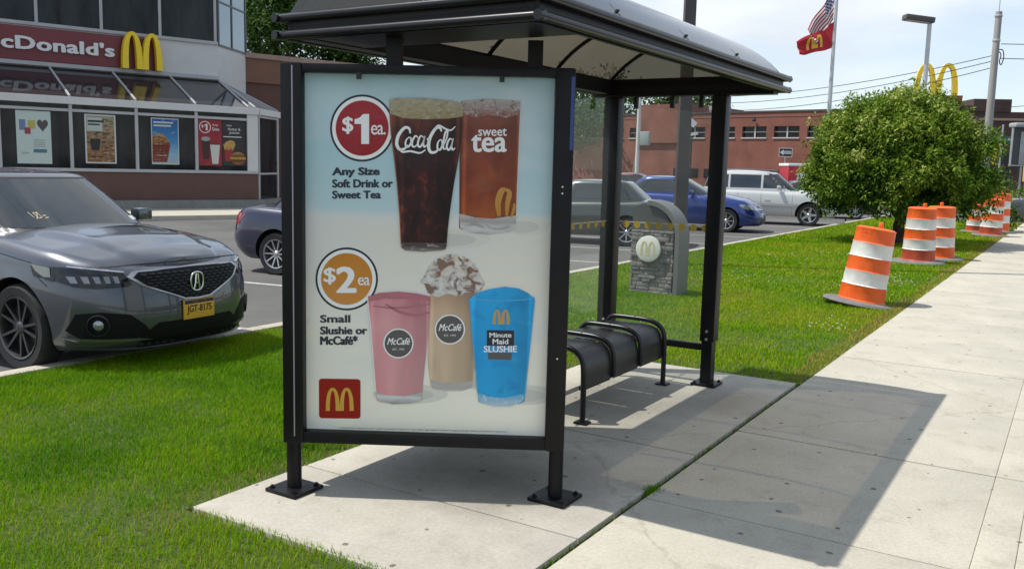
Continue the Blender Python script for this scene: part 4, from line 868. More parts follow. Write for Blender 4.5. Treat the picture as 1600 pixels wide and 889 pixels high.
ARQ = arches_geo(1, 1, .17, .13)
flag('red_flag', 'red flag with golden arches flying just under the striped flag', fpt(.02, 7.92), fpt(.02, 6.86), fpt(-1.50, 7.12), fpt(-1.36, 6.56), [CL('flag_crimson', (.42, .016, .028)), CL('flag_gold', (.75, .45, .06))], rf, nx=60, nz=40, waves=1.5, amp=.12, sag=.06)
lp = thing('lamp_post', 'tall grey parking lot lamp post with single shoebox head above the round tree', 'street lamp', (-4.72, 33.05, -.02))
b = MB(); b.tube([(0, 0, 0), (0, 0, 6.62)], [.085, .07], n=12); b.build('shaft', POLEM, lp)
ang = math.atan2(-.5309, -.8474)
M = Matrix.Translation((0, 0, 6.72)) @ Matrix.Rotation(ang, 4, 'Z') @ Matrix.Rotation(R(-6), 4, 'Y')
b = MB(); b.box(-.10, .86, -.19, .19, -.09, .09, bev=.03, M=M); b.build('lamp_head', mat('lamp_bronze', (.07, .065, .06), rough=.5), lp)
b = MB(); b.box(.05, .80, -.15, .15, -.098, -.092, M=M); b.build('lens', mat('lamp_lens', (.45, .45, .43), rough=.3), lp)
# pole sign with twin arches
ps = thing('pole_sign', 'yellow twin arches on a dark red sign box standing on a post behind the tree', 'pole sign', (-6.62, 50.05, LOTZ), rz=math.atan2(.5309, .8474)+R(-14))
b = MB(); b.tube([(0, .1, 0), (0, .1, 4.3)], .16, n=12); b.build('post', mat('sign_post_brown', (.10, .05, .04), rough=.6), ps)
b = MB(); b.extrude_poly([(-1.12, 4.2), (1.12, 4.2), (1.25, 5.72), (-1.22, 5.72)], -.12, .34); b.build('sign_box', mat('sign_box_red', (.16, .030, .028), rough=.5, var=.2), ps)
b = MB(); solid_arches(b, 2.02, 1.75, .24, .19, -1.0, -.02, .26, 5.56); b.build('arches', GOLD, ps)
b = MB(); text_fit(b, "McDonald's", -1.0, 1.0, 4.75, 5.12, -.124, .02); b.build('lettering', WHITEPAINT, ps, 0)
# utility poles and wires
up = thing('utility_pole', 'grey utility pole at the street corner right of the twin arches sign', 'utility pole', (-3.95, 48.0, LOTZ))
UP = mat('weathered_pole', (.30, .29, .275), rough=.8, var=.25, vscale=4, stretch=(1, 1, .15))
b = MB(); b.tube([(0, 0, 0), (0, 0, 9.3)], [.20, .14], n=14); b.build('shaft', UP, up)
b = MB(); b.tube([(0, 0, 9.3), (0, 0, 10.6)], .02, n=6); b.build('mast', STEEL, up)
for z in (9.05, 7.95): b = MB(); b.lathe([(.15, 0), (.17, .02), (.17, .09), (.15, .11)], n=14, M=Matrix.Translation((0, 0, z))); b.build('pole_band', STEEL, up)
b = MB(); b.tube(crom([(.12, 0, 7.6), (.30, 0, 7.55), (.36, 0, 7.2), (.28, 0, 6.9), (.20, 0, 7.05), (.24, 0, 7.35), (.16, 0, 7.5)], 5), .025, n=6); b.build('cable_loop', DARK, up)
u2 = thing('utility_pole', 'pale utility pole with grey box before the far brick building, seen through the shelter glass', 'utility pole', (-30.4, 67.0, LOTZ))
b = MB(); b.tube([(0, 0, 0), (0, 0, 9.0)], [.17, .14], n=12); b.build('shaft', mat('pale_pole', (.55, .55, .53), rough=.7), u2)
b = MB(); b.box(.2, 1.0, -.2, .2, 3.6, 4.7, bev=.05); b.build('transformer_box', mat('box_grey', (.28, .31, .30), rough=.5), u2)
b = MB(); b.tube([(-.55, .1, 0), (-.08, 0, 3.2)], .05, n=8); b.build('guy_guard', UP, u2)
P1 = Vector((-3.95, 48.0, 0)); P2 = Vector((-30.4, 67.0, 0))
def wire(a, c, sag, r, label):
    pts = [Vector(a).lerp(Vector(c), i/24)-Vector((0, 0, sag*4*(i/24)*(1-i/24))) for i in range(25)]
    b = MB(); b.tube(pts, r, n=5); return tag(b.build('overhead_wire', DARK), label, 'wire', 'overhead wires at the corner')
for z, z2, sg, lb in ((7.25, 7.6, .9, 'top overhead wire running left from the corner utility pole'), (7.0, 7.2, 1.0, 'second overhead wire from the top running left from the corner utility pole'), (6.7, 6.7, 1.1, 'lowest overhead wire running left from the corner utility pole to the pale pole')):
    wire((P1.x, P1.y-.1, z), (P2.x, P2.y, z2), sg, .018, lb)
for z, dxv, lb in ((7.75, 26, 'upper overhead wire running right from the corner utility pole'), (7.1, 24, 'lower overhead wire running right from the corner utility pole')): wire((P1.x+.2, P1.y, z), (P1.x+dxv, P1.y+6, z+.9), .5, .018, lb)
wire((-10.5, 60.0, 5.6), (14, 72.0, 9.2), .8, .018, 'single overhead wire rising to the right behind the corner utility pole')
# one-way sign
ow = thing('one_way_sign', 'black and white left arrow one way sign on a thin post before the brick wall', 'road sign', (-17.45, 62.9, LOTZ), rz=math.atan2(.5309, .8474))
b = MB(); b.tube([(0, .03, 0), (0, .03, 3.4)], .035, n=8); b.build('post', STEEL, ow)
b = MB(); b.box(-.46, .46, -.01, .0, 2.80, 3.40); b.build('sign_plate', WHITEPAINT, ow, 0)
b = MB(); b.box(-.42, .42, -.016, -.011, 2.84, 3.36); b.build('sign_face', mat('sign_black', (.02, .02, .02), rough=.5), ow, 0)
b = MB(); b.face([(-.40, -.02, 3.1), (-.16, -.02, 2.9), (-.16, -.02, 3.0), (.38, -.02, 3.0), (.38, -.02, 3.2), (-.16, -.02, 3.2), (-.16, -.02, 3.3)]); b.build('arrow', WHITEPAINT, ow, 0)
b = MB(); text_fit(b, 'ONE WAY', -.14, .36, 3.04, 3.16, -.0225, .02); b.build('lettering', mat('sign_black', (.02, .02, .02)), ow, 0)
# white signs behind the glass
for loc, lab, z, rot, w, h in (((-23.2, 60.0, LOTZ), 'small white diamond turned sign on a thin post seen through the end glass', 5.0, 40, .5, .35), ((-22.6, 58.6, LOTZ), 'small white slanted sign plate on a thin post seen through the end glass', 4.15, -12, .62, .16)):
    t = thing('road_sign', lab, 'road sign', loc, rz=math.atan2(.5309, .8474)); b = MB(); b.tube([(0, .03, 0), (0, .03, z)], .03, n=6); b.build('post', DARK, t)
    b = MB(); b.box(-w, w, -.012, .0, -h, h, M=Matrix.Translation((0, 0, z)) @ Matrix.Rotation(R(rot), 4, 'Y') @ Matrix.Scale(.6, 4)); b.build('sign_plate', WHITEPAINT, t, 0)
# street name sign
sn = thing('street_name_sign', 'green street name sign on a slim post at the far right corner', 'street sign', (-3.02, 43.6, LOTZ), rz=math.atan2(.5309, .8474))
b = MB(); b.tube([(0, .04, 0), (0, .04, 3.95)], .04, n=8); b.build('post', STEEL, sn)
b = MB(); b.box(-.52, .50, -.012, .0, 3.17, 3.45, bev=.004); b.build('sign_plate', mat('sign_green', (.012, .13, .085), rough=.5), sn)
b = MB(); text_fit(b, 'Liberty Av', -.44, .42, 3.23, 3.40, -.016, .01); b.build('lettering', WHITEPAINT, sn, 0)
# grey roadside panel at the right edge
rp = thing('roadside_panel', 'tall grey panelled sign on a thin leg at the right edge of the street', 'panel', (-2.12, 41.5, LOTZ), rz=math.atan2(.5309, .8474))
GP = mat('panel_grey', (.33, .345, .355), rough=.5, var=.15, vscale=3)
b = MB(); b.tube([(.02, .05, 0), (.02, .05, 2.3)], .04, n=8); b.build('leg', STEEL, rp)
b = MB(); b.box(-.45, .95, .0, .09, 2.25, 3.72); b.build('panel_back', mat('panel_dark', (.05, .055, .06), rough=.5), rp, 0)
b = MB(); b.box(-.14, .96, -.03, -.002, 2.26, 3.55, bev=.004); b.build('panel_board', GP, rp)
for x in (.10, .34, .62): b = MB(); b.box(x, x+.05, -.036, -.031, 2.28, 3.53); b.build('panel_stripe', mat('panel_stripe', (.17, .18, .19), rough=.5), rp, 0)
b = MB(); b.box(-.46, -.43, -.02, .1, 2.2, 3.9); b.box(-.43, .97, -.02, .1, 2.2, 2.245); b.build('panel_frame', STEEL, rp, 0)
b = MB(); b.box(-.5, 1.0, -.25, .3, 3.72, 3.9, bev=.06); b.build('panel_canopy', GP, rp)
def traffic_light(loc, lab, z):
    t = thing('traffic_light', lab, 'traffic light', loc, rz=.5); b = MB(); b.tube([(0, .2, 0), (0, .2, z+1.0)], .05, n=8); b.build('post', mat('signal_post', (.07, .08, .07), rough=.6), t)
    b = MB(); b.box(-.19, .19, -.12, .12, z-.55, z+.55, bev=.03); b.build('signal_housing', mat('signal_yellow', (.62, .40, .03), rough=.5), t)
    for k, c in enumerate(((.10, .02, .02), (.12, .08, .02), (.02, .08, .04))):
        b = MB(); b.lathe([(0, 0), (.11, 0), (.115, .02), (0, .03)], n=16, M=Matrix.Translation((0, -.122, z+.34-.34*k)) @ Matrix.Rotation(R(90), 4, 'X')); b.build('signal_lens', mat('lens%d' % k, c, rough=.2), t)
traffic_light((-4.0, 54.9, LOTZ), 'yellow traffic signal peeping out beside the round tree', 2.95)
traffic_light((-2.55, 56.2, LOTZ), 'yellow traffic signal low at the far right behind the grey panel', 2.1)
# red trailer behind the tree
rt = thing('red_trailer', 'red box trailer with white roof edge and white lettering band left of the tree', 'trailer', (-11.6, 46.3, LOTZ), rz=math.atan2(.5309, .8474))
b = MB(); b.box(-1.05, 1.35, 0, 1.6, .45, 2.05, bev=.03); b.build('trailer_body', mat('trailer_red', (.36, .012, .025), rough=.4), rt)
b = MB(); b.box(-1.08, 1.38, -.03, 1.63, 2.055, 2.19, bev=.02); b.build('trailer_roof', WHITEPAINT, rt)
b = MB(); b.box(-.62, 1.1, -.012, -.002, 1.36, 1.72); b.build('panel_band', WHITEPAINT, rt, 0)
for x in (-.5, .9):
    b = MB(); b.lathe([(.3, -.1), (.32, -.05), (.32, .05), (.3, .1)], n=18, M=Matrix.Translation((x, .1, .32)) @ Matrix.Rotation(R(90), 4, 'X')); b.build('wheel', RUBBER, rt)
#@@BUILDINGS
# ------------------------------------------------------------------ the restaurant
BGLASS = mat('window_glass', (.030, .032, .034), rough=.05, spec=.22, dark=(.004, .004, .005), vscale=1.1, stretch=(1.6, 1, .5), bump=.05, bscale=1.5)  # stretched dark and bright mottle in the base colour stands in for reflections
ALU = mat('light_grey_frame', (.38, .38, .39), rough=.5, var=.1, vscale=3)
PANELG = mat('light_grey_panel', (.53, .53, .525), rough=.55, var=.07, vscale=1.5)
BROWNW = mat('brown_render', (.115, .060, .050), rough=.85, var=.12, vscale=2)
rs = thing('restaurant_building', 'two storey restaurant with dark red lettered fascia over a glazed sunroom front', 'restaurant', (-24.01, 18.93, .05), rz=math.atan2(.949, .316))
SB = 2.35; XL = -11.0; CH = .7071
def rp_(mb, name, m, smooth=0): return mb.build(name, m, rs, smooth)
b = MB(); b.extrude_poly([(XL, 0), (2.23, 0), (2.23+1.9*CH, 1.9*CH), (2.23+1.9*CH, 3.2), (XL, 3.2)], .26, 1.10, 'xy'); rp_(b, 'base_wall', BROWNW)
b = MB(); b.extrude_poly([(XL, -.32), (2.30, -.32), (3.62, 1.0), (3.62, 3.0), (XL, 3.0)], -.05, .255, 'xy'); rp_(b, 'base_ledge', mat('ledge_stone', (.20, .20, .19), rough=.9, var=.2, vscale=3))
b = MB(); b.box(XL, 2.23, -.05, .12, 1.105, 1.20, bev=.01); rp_(b, 'window_sill', ALU)
b = MB(); b.box(XL+.02, 2.1, .28, .30, 1.2, 3.0); b.box(XL+.02, 3.4, 3.16, 3.2, .0, 3.3); rp_(b, 'inner_wall', mat('dim_interior', (.02, .018, .017), rough=.9))
bays = [-10.97, -9.12, -7.26, -5.40, -3.54, -1.69, .14, 1.87]
for x0, x1 in zip(bays[:-1], bays[1:]):
    b = MB(); b.box(x0, x0+.09, -.04, .10, 1.2, 3.04); b.box(x0+.09, x1, -.025, .09, 2.83, 2.91); w = rp_(b, 'window_frame', ALU)
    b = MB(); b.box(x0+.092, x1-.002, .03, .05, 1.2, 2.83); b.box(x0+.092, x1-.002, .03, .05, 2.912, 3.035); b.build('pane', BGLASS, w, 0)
b = MB(); b.box(1.87, 2.23, -.04, .10, 1.2, 3.04); rp_(b, 'corner_pier', PANELG)
b = MB(); b.box(XL, 2.26, -.10, .14, 3.042, 3.255, bev=.01); rp_(b, 'sunroom_rail', PANELG)
MC = Matrix.Translation((2.23, 0, 0)) @ Matrix.Rotation(R(45), 4, 'Z')
b = MB(); b.box(.02, 1.95, -.10, .14, 3.044, 3.253, bev=.01, M=MC); rp_(b, 'sunroom_rail', PANELG)
b = MB(); b.box(.04, .12, -.04, .06, .26, 3.04, M=MC); b.box(1.75, 1.88, -.04, .06, .26, 3.04, M=MC); b.box(.12, 1.75, -.035, .05, 1.08, 1.14, M=MC); b.box(.12, 1.75, -.035, .05, 2.96, 3.03, M=MC); dr = rp_(b, 'side_door', ALU)
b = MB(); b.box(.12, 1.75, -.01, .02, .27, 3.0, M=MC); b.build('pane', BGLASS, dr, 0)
# sloping sunroom glazing
zt_, zb_ = 4.24, 3.26
gl = MB(); gl.face([(XL, -.02, zb_), (2.1, -.02, zb_), (1.85, SB-.05, zt_), (XL, SB-.05, zt_)]); rp_(gl, 'sunroom_glazing', mat('sunroom_glass', (.030, .028, .030), rough=.06, spec=.6))
gl = MB(); p0 = (2.12, -.02, zb_); p1 = (1.85, SB-.05, zt_); p2 = (2.23+1.9*CH, 1.9*CH, zb_); gl.face([p0, p2, p1]); gl.face([p2, (3.3, 3.0, zb_), (1.85, SB, zt_)]); rp_(gl, 'hip_glazing', mat('hip_glass', (.26, .26, .265), rough=.2))
b = MB()
for s in bays[:-1]+[1.87]: b.tube([(s+.04, -.03, zb_+.02), (min(s+.04, 1.83), SB-.06, zt_+.03)], .035, n=6)
b.tube([(2.16, 0, zb_+.02), (1.88, SB-.06, zt_+.03)], .035, n=6); b.tube([(2.23+1.9*CH, 1.9*CH, zb_+.02), (1.9, SB, zt_+.02)], .035, n=6); rp_(b, 'glazing_bar', ALU, 30)
# upper storey
b = MB(); b.box(XL, 1.85, SB, SB+.3, 4.1, 5.46); b.box(XL, 1.85, SB+.3, 9, 3.3, 8.4); rp_(b, 'upper_wall', PANELG)
MU = Matrix.Translation((1.85, SB, 0)) @ Matrix.Rotation(R(45), 4, 'Z')
b = MB(); b.box(.004, 2.46, .0, .3, 3.28, 5.46, M=MU); rp_(b, 'upper_wall', PANELG)
b = MB(); b.box(XL, 1.85, SB-.07, SB+.03, 5.46, 5.56); b.box(XL, 1.86, SB-.06, SB+.05, 7.85, 8.0)
ub = [-11, -9.3, -7.45, -5.62, -3.80, -1.93, -.10, 1.76]
for s in ub: b.box(s-.045, s+.045, SB-.065, SB+.04, 5.56, 7.85)
rp_(b, 'upper_frame', ALU)
for s0, s1 in zip(ub[:-1], ub[1:]):
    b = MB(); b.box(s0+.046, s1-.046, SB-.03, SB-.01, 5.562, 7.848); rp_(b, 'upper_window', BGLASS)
b = MB()
for s in (.02, 1.15, 2.40): b.box(s, s+.07, -.05, .04, 5.46, 8.0, M=MU)
b.box(.09, 2.40, -.045, .03, 5.44, 5.50, M=MU); b.box(.09, 2.40, -.045, .03, 6.9, 6.96, M=MU); rp_(b, 'upper_frame', mat('dark_frame', (.10, .11, .12), rough=.5))
for s0, s1 in ((.092, 1.148), (1.222, 2.398)):
    b = MB(); b.box(s0, s1, -.02, -.002, 5.502, 7.99, M=MU); rp_(b, 'upper_window', mat('sky_window', (.10, .15, .18), rough=.02, spec=1.0, coat=1.0, metal=.55))
b = MB(); b.box(XL, 1.9, SB-.1, 9.1, 8.0, 8.5); rp_(b, 'roof_fascia', PANELG)
# fascia sign
FX1 = -.20
b = MB(); b.box(XL, FX1, SB-.16, SB-.002, 4.40, 5.40, bev=.01); sg = rp_(b, 'fascia_sign', mat('fascia_red', (.150, .018, .024), rough=.4, var=.1, vscale=1))
b = MB(); b.box(XL, 1.83, SB-.14, SB-.003, 4.27, 4.392); rp_(b, 'fascia_ledge', ALU)
b = MB(); text_fit(b, "McDonald's", -5.42, -1.60, 4.69, 5.13, SB-.24, .075, 0, 1.04, depth=.075); b.build('lettering', mat('letter_white', (.66, .65, .64), rough=.5), sg, 0)
b = MB(); solid_arches(b, 1.26, 1.17, .185, .12, -1.43, SB-.46, SB-.24, 4.38); b.build('arches', GOLD, sg, 0)
# low wing behind
b = MB(); b.box(1.9, 17, 4.2, 12, -.1, 4.45); rp_(b, 'wing_wall', mat('wing_brown', (.105, .050, .040), rough=.85, var=.1, vscale=2))
b = MB(); b.box(1.9, 17.05, 4.12, 12, 4.45, 5.34); rp_(b, 'wing_parapet', mat('wing_tan', (.17, .085, .055), rough=.85, var=.1, vscale=2))
b = MB(); b.box(1.9, 17.1, 4.05, 12.1, 5.342, 5.52); rp_(b, 'wing_coping', mat('coping', (.30, .20, .17), rough=.7, var=.2, vscale=6))
sp = MB(); A0 = Matrix.Translation((-24.01, 18.93, 0)) @ Matrix.Rotation(math.atan2(.949, .316), 4, 'Z')
sp.box(-30, 14, -3.7, 12, -.2, .045, bev=.02, M=A0); tag(sp.build('restaurant_pavement', CONC, smooth=25), kind='structure')
# window posters: each hangs in its window
def wposter(name, label, s0, s1, z0, z1, bgm):
    t = thing(name, label, 'poster', tuple(A0 @ Vector((s0, .028, z0+.05))), rz=math.atan2(.949, .316), group='posters in the restaurant windows'); w, h = s1-s0, z1-z0
    b = MB(); b.box(0, w, -.006, 0, 0, h); b.build('sheet', bgm, t, 0); return t, w, h
def fl(t, name, m, polys, y=-.008):
    b = MB()
    for p in polys: b.face([(x, y, z) for x, z in p])
    return b.build(name, m, t, 0)
def rect(x0, x1, z0, z1): return [(x0, z0), (x1, z0), (x1, z1), (x0, z1)]
def oval(cx, cz, rx, rz, n=20): return [(cx+rx*math.cos(2*math.pi*i/n), cz+rz*math.sin(2*math.pi*i/n)) for i in range(n)]
t, w, h = wposter('window_poster', 'pale mint window poster with coloured squares and a dark heart', -4.92, -4.02, 1.31, 2.80, mat('pw_mint', (.42, .50, .47), rough=.5))
fl(t, 'square', mat('pw_blue', (.12, .17, .30)), [rect(.09*w, .27*w, .63*h, .83*h)]); fl(t, 'square', mat('pw_yellow', (.38, .34, .08)), [rect(.33*w, .55*w, .66*h, .82*h)]); fl(t, 'square', mat('pw_red', (.25, .04, .05)), [rect(.24*w, .41*w, .56*h, .68*h)], -.010)
hp = [(.76*w+.16*w*(math.sin(a)**3), .74*h+.011*h*(13*math.cos(a)-5*math.cos(2*a)-2*math.cos(3*a)-math.cos(4*a))*.75) for a in [2*math.pi*i/28 for i in range(28)]]
fl(t, 'heart', mat('pw_dark', (.07, .06, .06)), [hp]); fl(t, 'text_line', mat('pw_grey', (.2, .24, .25)), [rect(.48*w, .82*w, z*h, (z+.015)*h) for z in (.44, .40, .36, .32)]+[rect(.12*w, .35*w, .2*h, .215*h), rect(.12*w, .3*w, .17*h, .18*h)]); fl(t, 'text_line', mat('pw_teal', (.06, .15, .20)), [rect(.47*w, .86*w, .21*h, .28*h)])
FOOD = print_mat('pw_food', [(0, (.20, .08, .04)), (.5, (.24, .15, .08)), (1, (.26, .24, .17))], noise=[((.05, .025, .015), (5, 1, 14), (.5, .62), .9), ((.42, .33, .20), (7, 1, 18), (.55, .66), .8)], z0=0, z1=1.4)
t, w, h = wposter('window_poster', 'brown food photo poster with white border and a dark cup', -3.11, -2.24, 1.35, 2.79, mat('pw_white', (.48, .49, .47), rough=.5))
fl(t, 'picture', FOOD, [rect(.05*w, .95*w, .03*h, .97*h)]); fl(t, 'heading_patch', mat('pw_pale', (.36, .42, .38)), [rect(.07*w, .56*w, .66*h, .94*h)], -.010); fl(t, 'cup', mat('pw_black', (.014, .013, .013)), [[(.20*w, .27*h), (.44*w, .27*h), (.50*w, .50*h), (.15*w, .50*h)]], -.010)
fl(t, 'text_line', mat('pw_black', (.014, .013, .013)), [rect(.10*w, .62*w, .84*h, .88*h), rect(.10*w, .48*w, .78*h, .81*h)], -.012)
SKYP = print_mat('pw_sky', [(0, (.32, .36, .38)), (.25, (.20, .36, .46)), (.5, (.055, .20, .40)), (1, (.012, .075, .24))], noise=[((.4, .45, .48), (4, 1, 9), (.58, .7), .35)], z0=0, z1=1.4)
BURG = print_mat('pw_burger', [(0, (.20, .05, .03)), (.5, (.16, .03, .02)), (.75, (.30, .16, .06)), (1, (.38, .22, .09))], noise=[((.05, .012, .008), (9, 1, 22), (.5, .6), .8), ((.38, .28, .12), (10, 1, 20), (.58, .66), .8)], z0=.2, z1=.95)
t, w, h = wposter('window_poster', 'blue sky window poster with a large burger photo', -1.20, -.36, 1.36, 2.78, mat('pw_white', (.48, .49, .47), rough=.5))
fl(t, 'picture', SKYP, [rect(.03*w, .97*w, .02*h, .98*h)]); fl(t, 'burger', BURG, [[(.02*w, .05*h), (.55*w, .05*h), (.64*w, .30*h), (.68*w, .44*h), (.56*w, .58*h), (.36*w, .67*h), (.16*w, .66*h), (.03*w, .60*h)]], -.010)
fl(t, 'text_line', mat('pw_white', (.48, .49, .47)), [rect(.08*w, .80*w, .89*h, .925*h), rect(.08*w, .72*w, .82*h, .855*h), rect(.18*w, .55*w, .19*h, .20*h)], -.012)
t, w, h = wposter('window_poster', 'red one dollar window poster with two drink cups', .25, 1.02, 1.35, 2.80, mat('pw_crimson', (.25, .012, .020), rough=.5, var=.3, vscale=3))
PWW = mat('pw_bright', (.60, .58, .56)); 
b = MB(); ringp = [oval(.30*w, .84*h, .25*w, .135*h*.98), oval(.30*w, .84*h, .215*w, .115*h)]
for i in range(20): j = (i+1) % 20; b.face([(ringp[0][i][0], -.008, ringp[0][i][1]), (ringp[0][j][0], -.008, ringp[0][j][1]), (ringp[1][j][0], -.008, ringp[1][j][1]), (ringp[1][i][0], -.008, ringp[1][i][1])])
text_fit(b, '$', .15*w, .24*w, .82*h, .89*h, -.008, .03); b.face([(x_*w, -.0082, z_*h) for x_, z_ in ((.41, .91), (.34, .91), (.27, .885), (.27, .865), (.33, .868), (.33, .77), (.41, .77))]); text_fit(b, 'Any', .60*w, .86*w, .86*h, .92*h, -.008, .02); text_fit(b, 'Size', .60*w, .90*w, .77*h, .84*h, -.008, .03); b.build('text', PWW, t, 0)
fl(t, 'cup', mat('pw_cola', (.045, .014, .012)), [[(.20*w, .14*h), (.46*w, .14*h), (.50*w, .58*h), (.14*w, .58*h)]]); fl(t, 'cup_lid', mat('pw_greyish', (.30, .28, .27)), [oval(.32*w, .585*h, .19*w, .05*h)], -.010); fl(t, 'cup', mat('pw_cream', (.50, .50, .46)), [[(.58*w, .04*h), (.84*w, .04*h), (.92*w, .46*h), (.50*w, .46*h)]], -.010)
t, w, h = wposter('window_poster', 'black window poster with fries and a burger photo', 1.035, 1.83, 1.36, 2.78, mat('pw_night', (.020, .018, .018), rough=.5))
b = MB(); text_fit(b, 'Hotter &', .25*w, .78*w, .80*h, .86*h, -.008, .02); text_fit(b, 'Juicier', .30*w, .76*w, .71*h, .78*h, -.008, .02); text_fit(b, 'NEW', .2*w, .42*w, .89*h, .925*h, -.008, .02); b.build('text', PWW, t, 0); fl(t, 'text_line', PWW, [rect(.05*w, .82*w, .645*h, .665*h)])
fl(t, 'fries', print_mat('pw_fries', [(0, (.42, .20, .05)), (1, (.55, .36, .12))], noise=[((.2, .08, .02), (30, 1, 10), (.5, .62), .8)], z0=0, z1=1), [[(.10*w, .34*h), (.45*w, .34*h), (.56*w, .48*h), (.50*w, .56*h), (.34*w, .58*h), (.16*w, .54*h), (.05*w, .48*h)]]); fl(t, 'carton', mat('pw_red2', (.28, .02, .02)), [[(.12*w, .10*h), (.40*w, .10*h), (.44*w, .36*h), (.08*w, .36*h)]], -.010)
fl(t, 'burger', print_mat('pw_burger2', [(0, (.30, .15, .05)), (.35, (.10, .03, .015)), (.5, (.50, .30, .06)), (.65, (.12, .05, .02)), (1, (.46, .26, .10))], noise=[((.10, .03, .02), (14, 1, 30), (.55, .66), .8)], z0=.03, z1=.46), [oval(.66*w, .17*h, .34*w, .145*h)], -.012)
# ------------------------------------------------------------------ long brick building across the street
def brick_mat(name, c1, c2, mortar):
    m = bpy.data.materials.new(name); m.use_nodes = True; t = m.node_tree; bs = t.nodes['Principled BSDF']; bs.inputs['Roughness'].default_value = .9
    tc = t.nodes.new('ShaderNodeTexCoord'); sp_ = t.nodes.new('ShaderNodeSeparateXYZ'); cb_ = t.nodes.new('ShaderNodeCombineXYZ'); bt = t.nodes.new('ShaderNodeTexBrick'); bt.inputs['Scale'].default_value = 4
    t.links.new(tc.outputs['Object'], sp_.inputs[0]); t.links.new(sp_.outputs['X'], cb_.inputs['X']); t.links.new(sp_.outputs['Z'], cb_.inputs['Y']); t.links.new(cb_.outputs[0], bt.inputs['Vector'])
    bt.inputs['Color1'].default_value = (*c1, 1); bt.inputs['Color2'].default_value = (*c2, 1); bt.inputs['Mortar'].default_value = (*mortar, 1)
    n = t.nodes.new('ShaderNodeTexNoise'); n.inputs['Scale'].default_value = .5; n.inputs['Detail'].default_value = 6; t.links.new(tc.outputs['Object'], n.inputs['Vector'])
    r = t.nodes.new('ShaderNodeValToRGB'); r.color_ramp.elements[0].position = .3; r.color_ramp.elements[1].position = .65; r.color_ramp.elements[0].color = (.62, .6, .6, 1); t.links.new(n.outputs['Fac'], r.inputs['Fac'])
    mx = t.nodes.new('ShaderNodeMix'); mx.data_type = 'RGBA'; mx.blend_type = 'MULTIPLY'; mx.inputs['Factor'].default_value = 1; t.links.new(bt.outputs['Color'], mx.inputs['A']); t.links.new(r.outputs['Color'], mx.inputs['B']); t.links.new(mx.outputs['Result'], bs.inputs['Base Color']); return m
BRICK = brick_mat('red_brick', (.26, .090, .060), (.21, .070, .048), (.24, .13, .10)); BRICKT = mat('brick_trim', (.20, .10, .085), rough=.9, var=.15)
bb_ = thing('brick_building', 'long low red brick building with narrow high windows across the street', 'brick building', (-20.46, 77.25, LOTZ), rz=math.atan2(-.174, .985))
b = MB(); b.box(-70, 10, 0, 14, 0, 4.68); b.box(-70, 10, 0, 14, 5.62, 6.80); b.box(-70, 10, .35, 14, 4.68, 5.62)
wins = []; x = -66.0
while x < 7: wins.append(x); x += 2.98
x = -70.0
off = -5.2-(-66.0+2.98*round((60.8)/2.98))
wins = [q+off for q in wins]
for q in wins:
    if q > -69: b.box(x, q, .002, .35, 4.681, 5.619); x = q+2.28
b.box(x, 10, .002, .35, 4.681, 5.619); bb_w = b.build('brick_wall', BRICK, bb_, 0)
b = MB(); b.box(-70.1, 10.1, -.06, 14, 6.802, 6.95); b.build('roof_edge', mat('dark_coping', (.06, .05, .05), rough=.7), bb_, 0)
b = MB(); b.box(-70, 10, -.03, .0, 6.42, 6.50); b.build('brick_string_course', BRICKT, bb_, 0)
for q in wins:
    if q < -48: continue
    b = MB(); b.box(q-.05, q+2.33, -.08, .2, 4.58, 4.68); b.box(q+1.08, q+1.2, .16, .26, 4.68, 5.62); b.box(q, q+2.28, .18, .24, 5.12, 5.19); f = b.build('window_frame', mat('window_white', (.46, .45, .43), rough=.6), bb_, 0)
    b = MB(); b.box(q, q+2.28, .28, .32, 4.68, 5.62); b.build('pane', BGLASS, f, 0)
b = MB(); b.box(-16.2, -10.5, -.25, .0, 4.2, 7.75); b.box(-16.2, -10.5, .0, 10, 6.96, 7.75); b.build('brick_tower', BRICK, bb_, 0)
b = MB(); b.box(-9.5, -8.0, 1.5, 3, 6.951, 7.6, bev=.05); b.build('roof_unit', mat('roof_unit', (.25, .26, .27), rough=.6), bb_)
b = MB(); b.lathe([(.12, 0), (.16, .1), (.10, .3), (0, .3)], n=10, M=Matrix.Translation((-4.0, -.25, 6.05))); b.build('wall_lamp', DARK, bb_)
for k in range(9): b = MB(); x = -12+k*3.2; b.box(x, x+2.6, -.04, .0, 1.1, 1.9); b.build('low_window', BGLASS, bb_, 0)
b2 = thing('dark_brick_building', 'dark brown brick building with stepped parapet at the far right corner', 'brick building', (-9.0, 108.0, LOTZ), rz=math.atan2(.5309, .8474)-.1)
DBR = brick_mat('dark_brick', (.085, .050, .042), (.07, .042, .036), (.10, .07, .06)); b = MB(); b.box(-8, 14, 0, 12, 0, 8.6); b.box(-1.6, 2.2, -.1, 12, 8.6, 9.9); b.box(4.0, 4.8, -.1, 1, 8.6, 9.4); b.box(-3.4, -1.7, -.05, 3, 8.6, 9.2); b.build('brick_wall', DBR, b2, 0)
b = MB(); b.box(-8, 14, -.12, .0, 7.7, 7.95); b.build('pale_band', mat('band_tan', (.30, .22, .16), rough=.8), b2, 0)
for k in range(5): b = MB(); b.box(-6.5+k*3.6, -4.6+k*3.6, -.05, .0, 2.2, 4.6); b.build('window', BGLASS, b2, 0)
